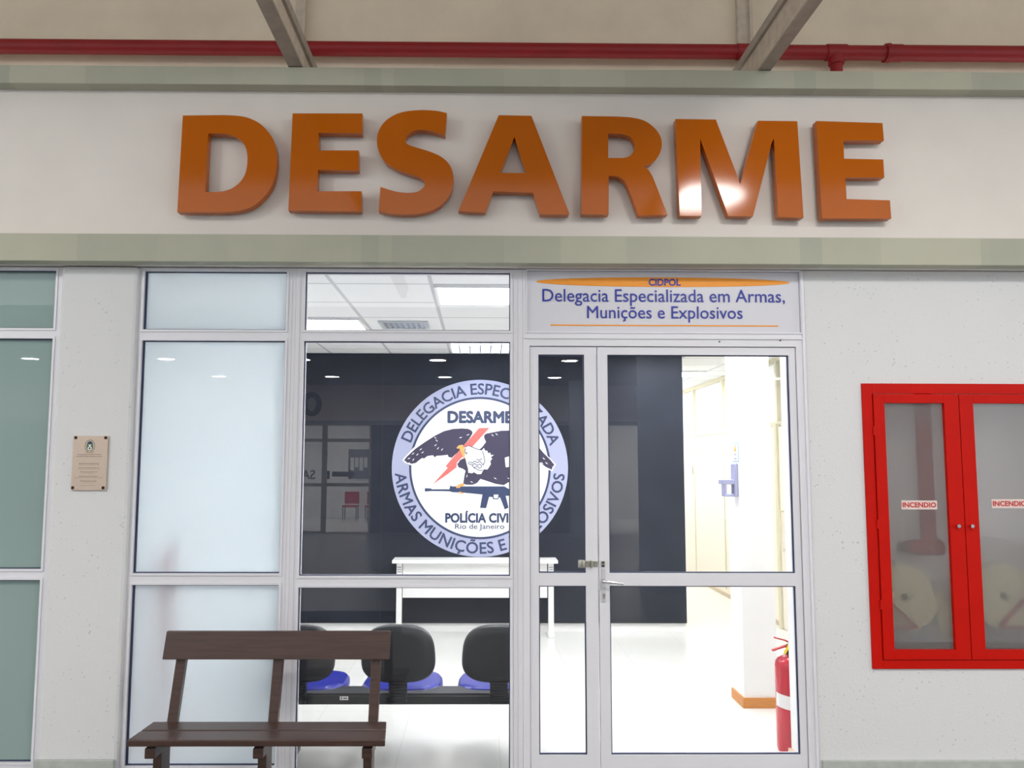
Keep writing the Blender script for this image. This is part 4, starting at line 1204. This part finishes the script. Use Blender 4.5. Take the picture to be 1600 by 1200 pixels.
# signs on the opposite door and fascia
thing('arrow_sign', MB().poly([(ox(556), 1.42), (ox(546), 1.56), (ox(546), 1.48), (ox(520), 1.48), (ox(520), 1.36), (ox(546), 1.36), (ox(546), 1.28)], YO + 0.001, YO + 0.012).box(ox(512), ox(516), YO + 0.001, YO + 0.012, 1.3, 1.5), M_LETTER_DK, 'dark arrow on the glass front across the hall, mirrored in the window', 'sign')
t = MB(); vs, fs = glyphs('SA', 0.02)
w_ = max(v[0] for v in vs)
t.add([(ox(494) - (v[0] / w_) * (ox(494) - ox(472)), YO + 0.008 + v[2], 1.3 + v[1] / 0.72 * 0.22) for v in vs], fs)
thing('room_sign', t, M_LETTER_DK, 'dark letters on the glass front across the hall, beside the arrow', 'sign')
oc = (ox(486), 3.12)
thing('fascia_letter', MB().poly(arc(oc[0], oc[1], 0.24, 0.3, 0, 350, 35), YO + 0.001, YO + 0.06, [arc(oc[0], oc[1], 0.11, 0.17, 0, 350, 35)]), M_LETTER_DK, 'dark round letter on the fascia across the hall, mirrored in the window', 'letter')
# notice board and red chairs across the hall
nb0, nb1 = ox(545), ox(577)
nb = empty('notice_board', ((nb0 + nb1) / 2, -20.97, 1.2)); tag(nb, 'notice board with papers in the room across the hall', 'notice board')
MB().box(nb0 * 1.26, nb1 * 1.26, -20.99, -20.95, 1.2, 2.1).build('board', mat('board_grey', (120, 124, 130)), nb)
for k in range(4):
    xk_ = lerp(nb0 * 1.26, nb1 * 1.26, 0.1 + 0.22 * k)
    MB().box(xk_, xk_ + 0.11, -20.949, -20.945, 1.45 + 0.1 * (k % 2), 1.85).build('paper', M_PAPER, nb)
rc = None
for xk_ in (-3.75, -3.1):
    if rc is None:
        rc = empty('red_chair', (xk_, -19.6, 0)); tag(rc, 'red chair in the room across the hall, mirrored in the window', 'chair', 'red chairs across the hall')
        MB().box(xk_ - 0.22, xk_ + 0.22, -19.8, -19.36, 0.42, 0.47).build('seat', M_RED, rc, 0.02)
        MB().box(xk_ - 0.21, xk_ + 0.21, -19.84, -19.8, 0.5, 0.85).build('backrest', M_RED, rc, 0.02)
        for sx_ in (-0.19, 0.19):
            for sy_ in (-19.78, -19.38):
                MB().tube([(xk_ + sx_, sy_, 0), (xk_ + sx_, sy_, 0.42)], 0.012, 8).build('leg', M_BLACK, rc)
    else:
        c = copy_tree(rc); c.location.x = xk_
# round pillars standing in the hall
def pillar(x, y, r, name):
    o = MB().lathe([(r, 0), (r, 3.599 if y < -6.4 else 5.399)], (x, y, 0), 40).build(name, M_PILLAR, None, smooth=True)
    o['kind'] = 'structure'
pillar(2.75, -6.9, 0.55, 'pillar_hall')
pillar(2.35, -14.6, 0.3, 'pillar_hall_far')
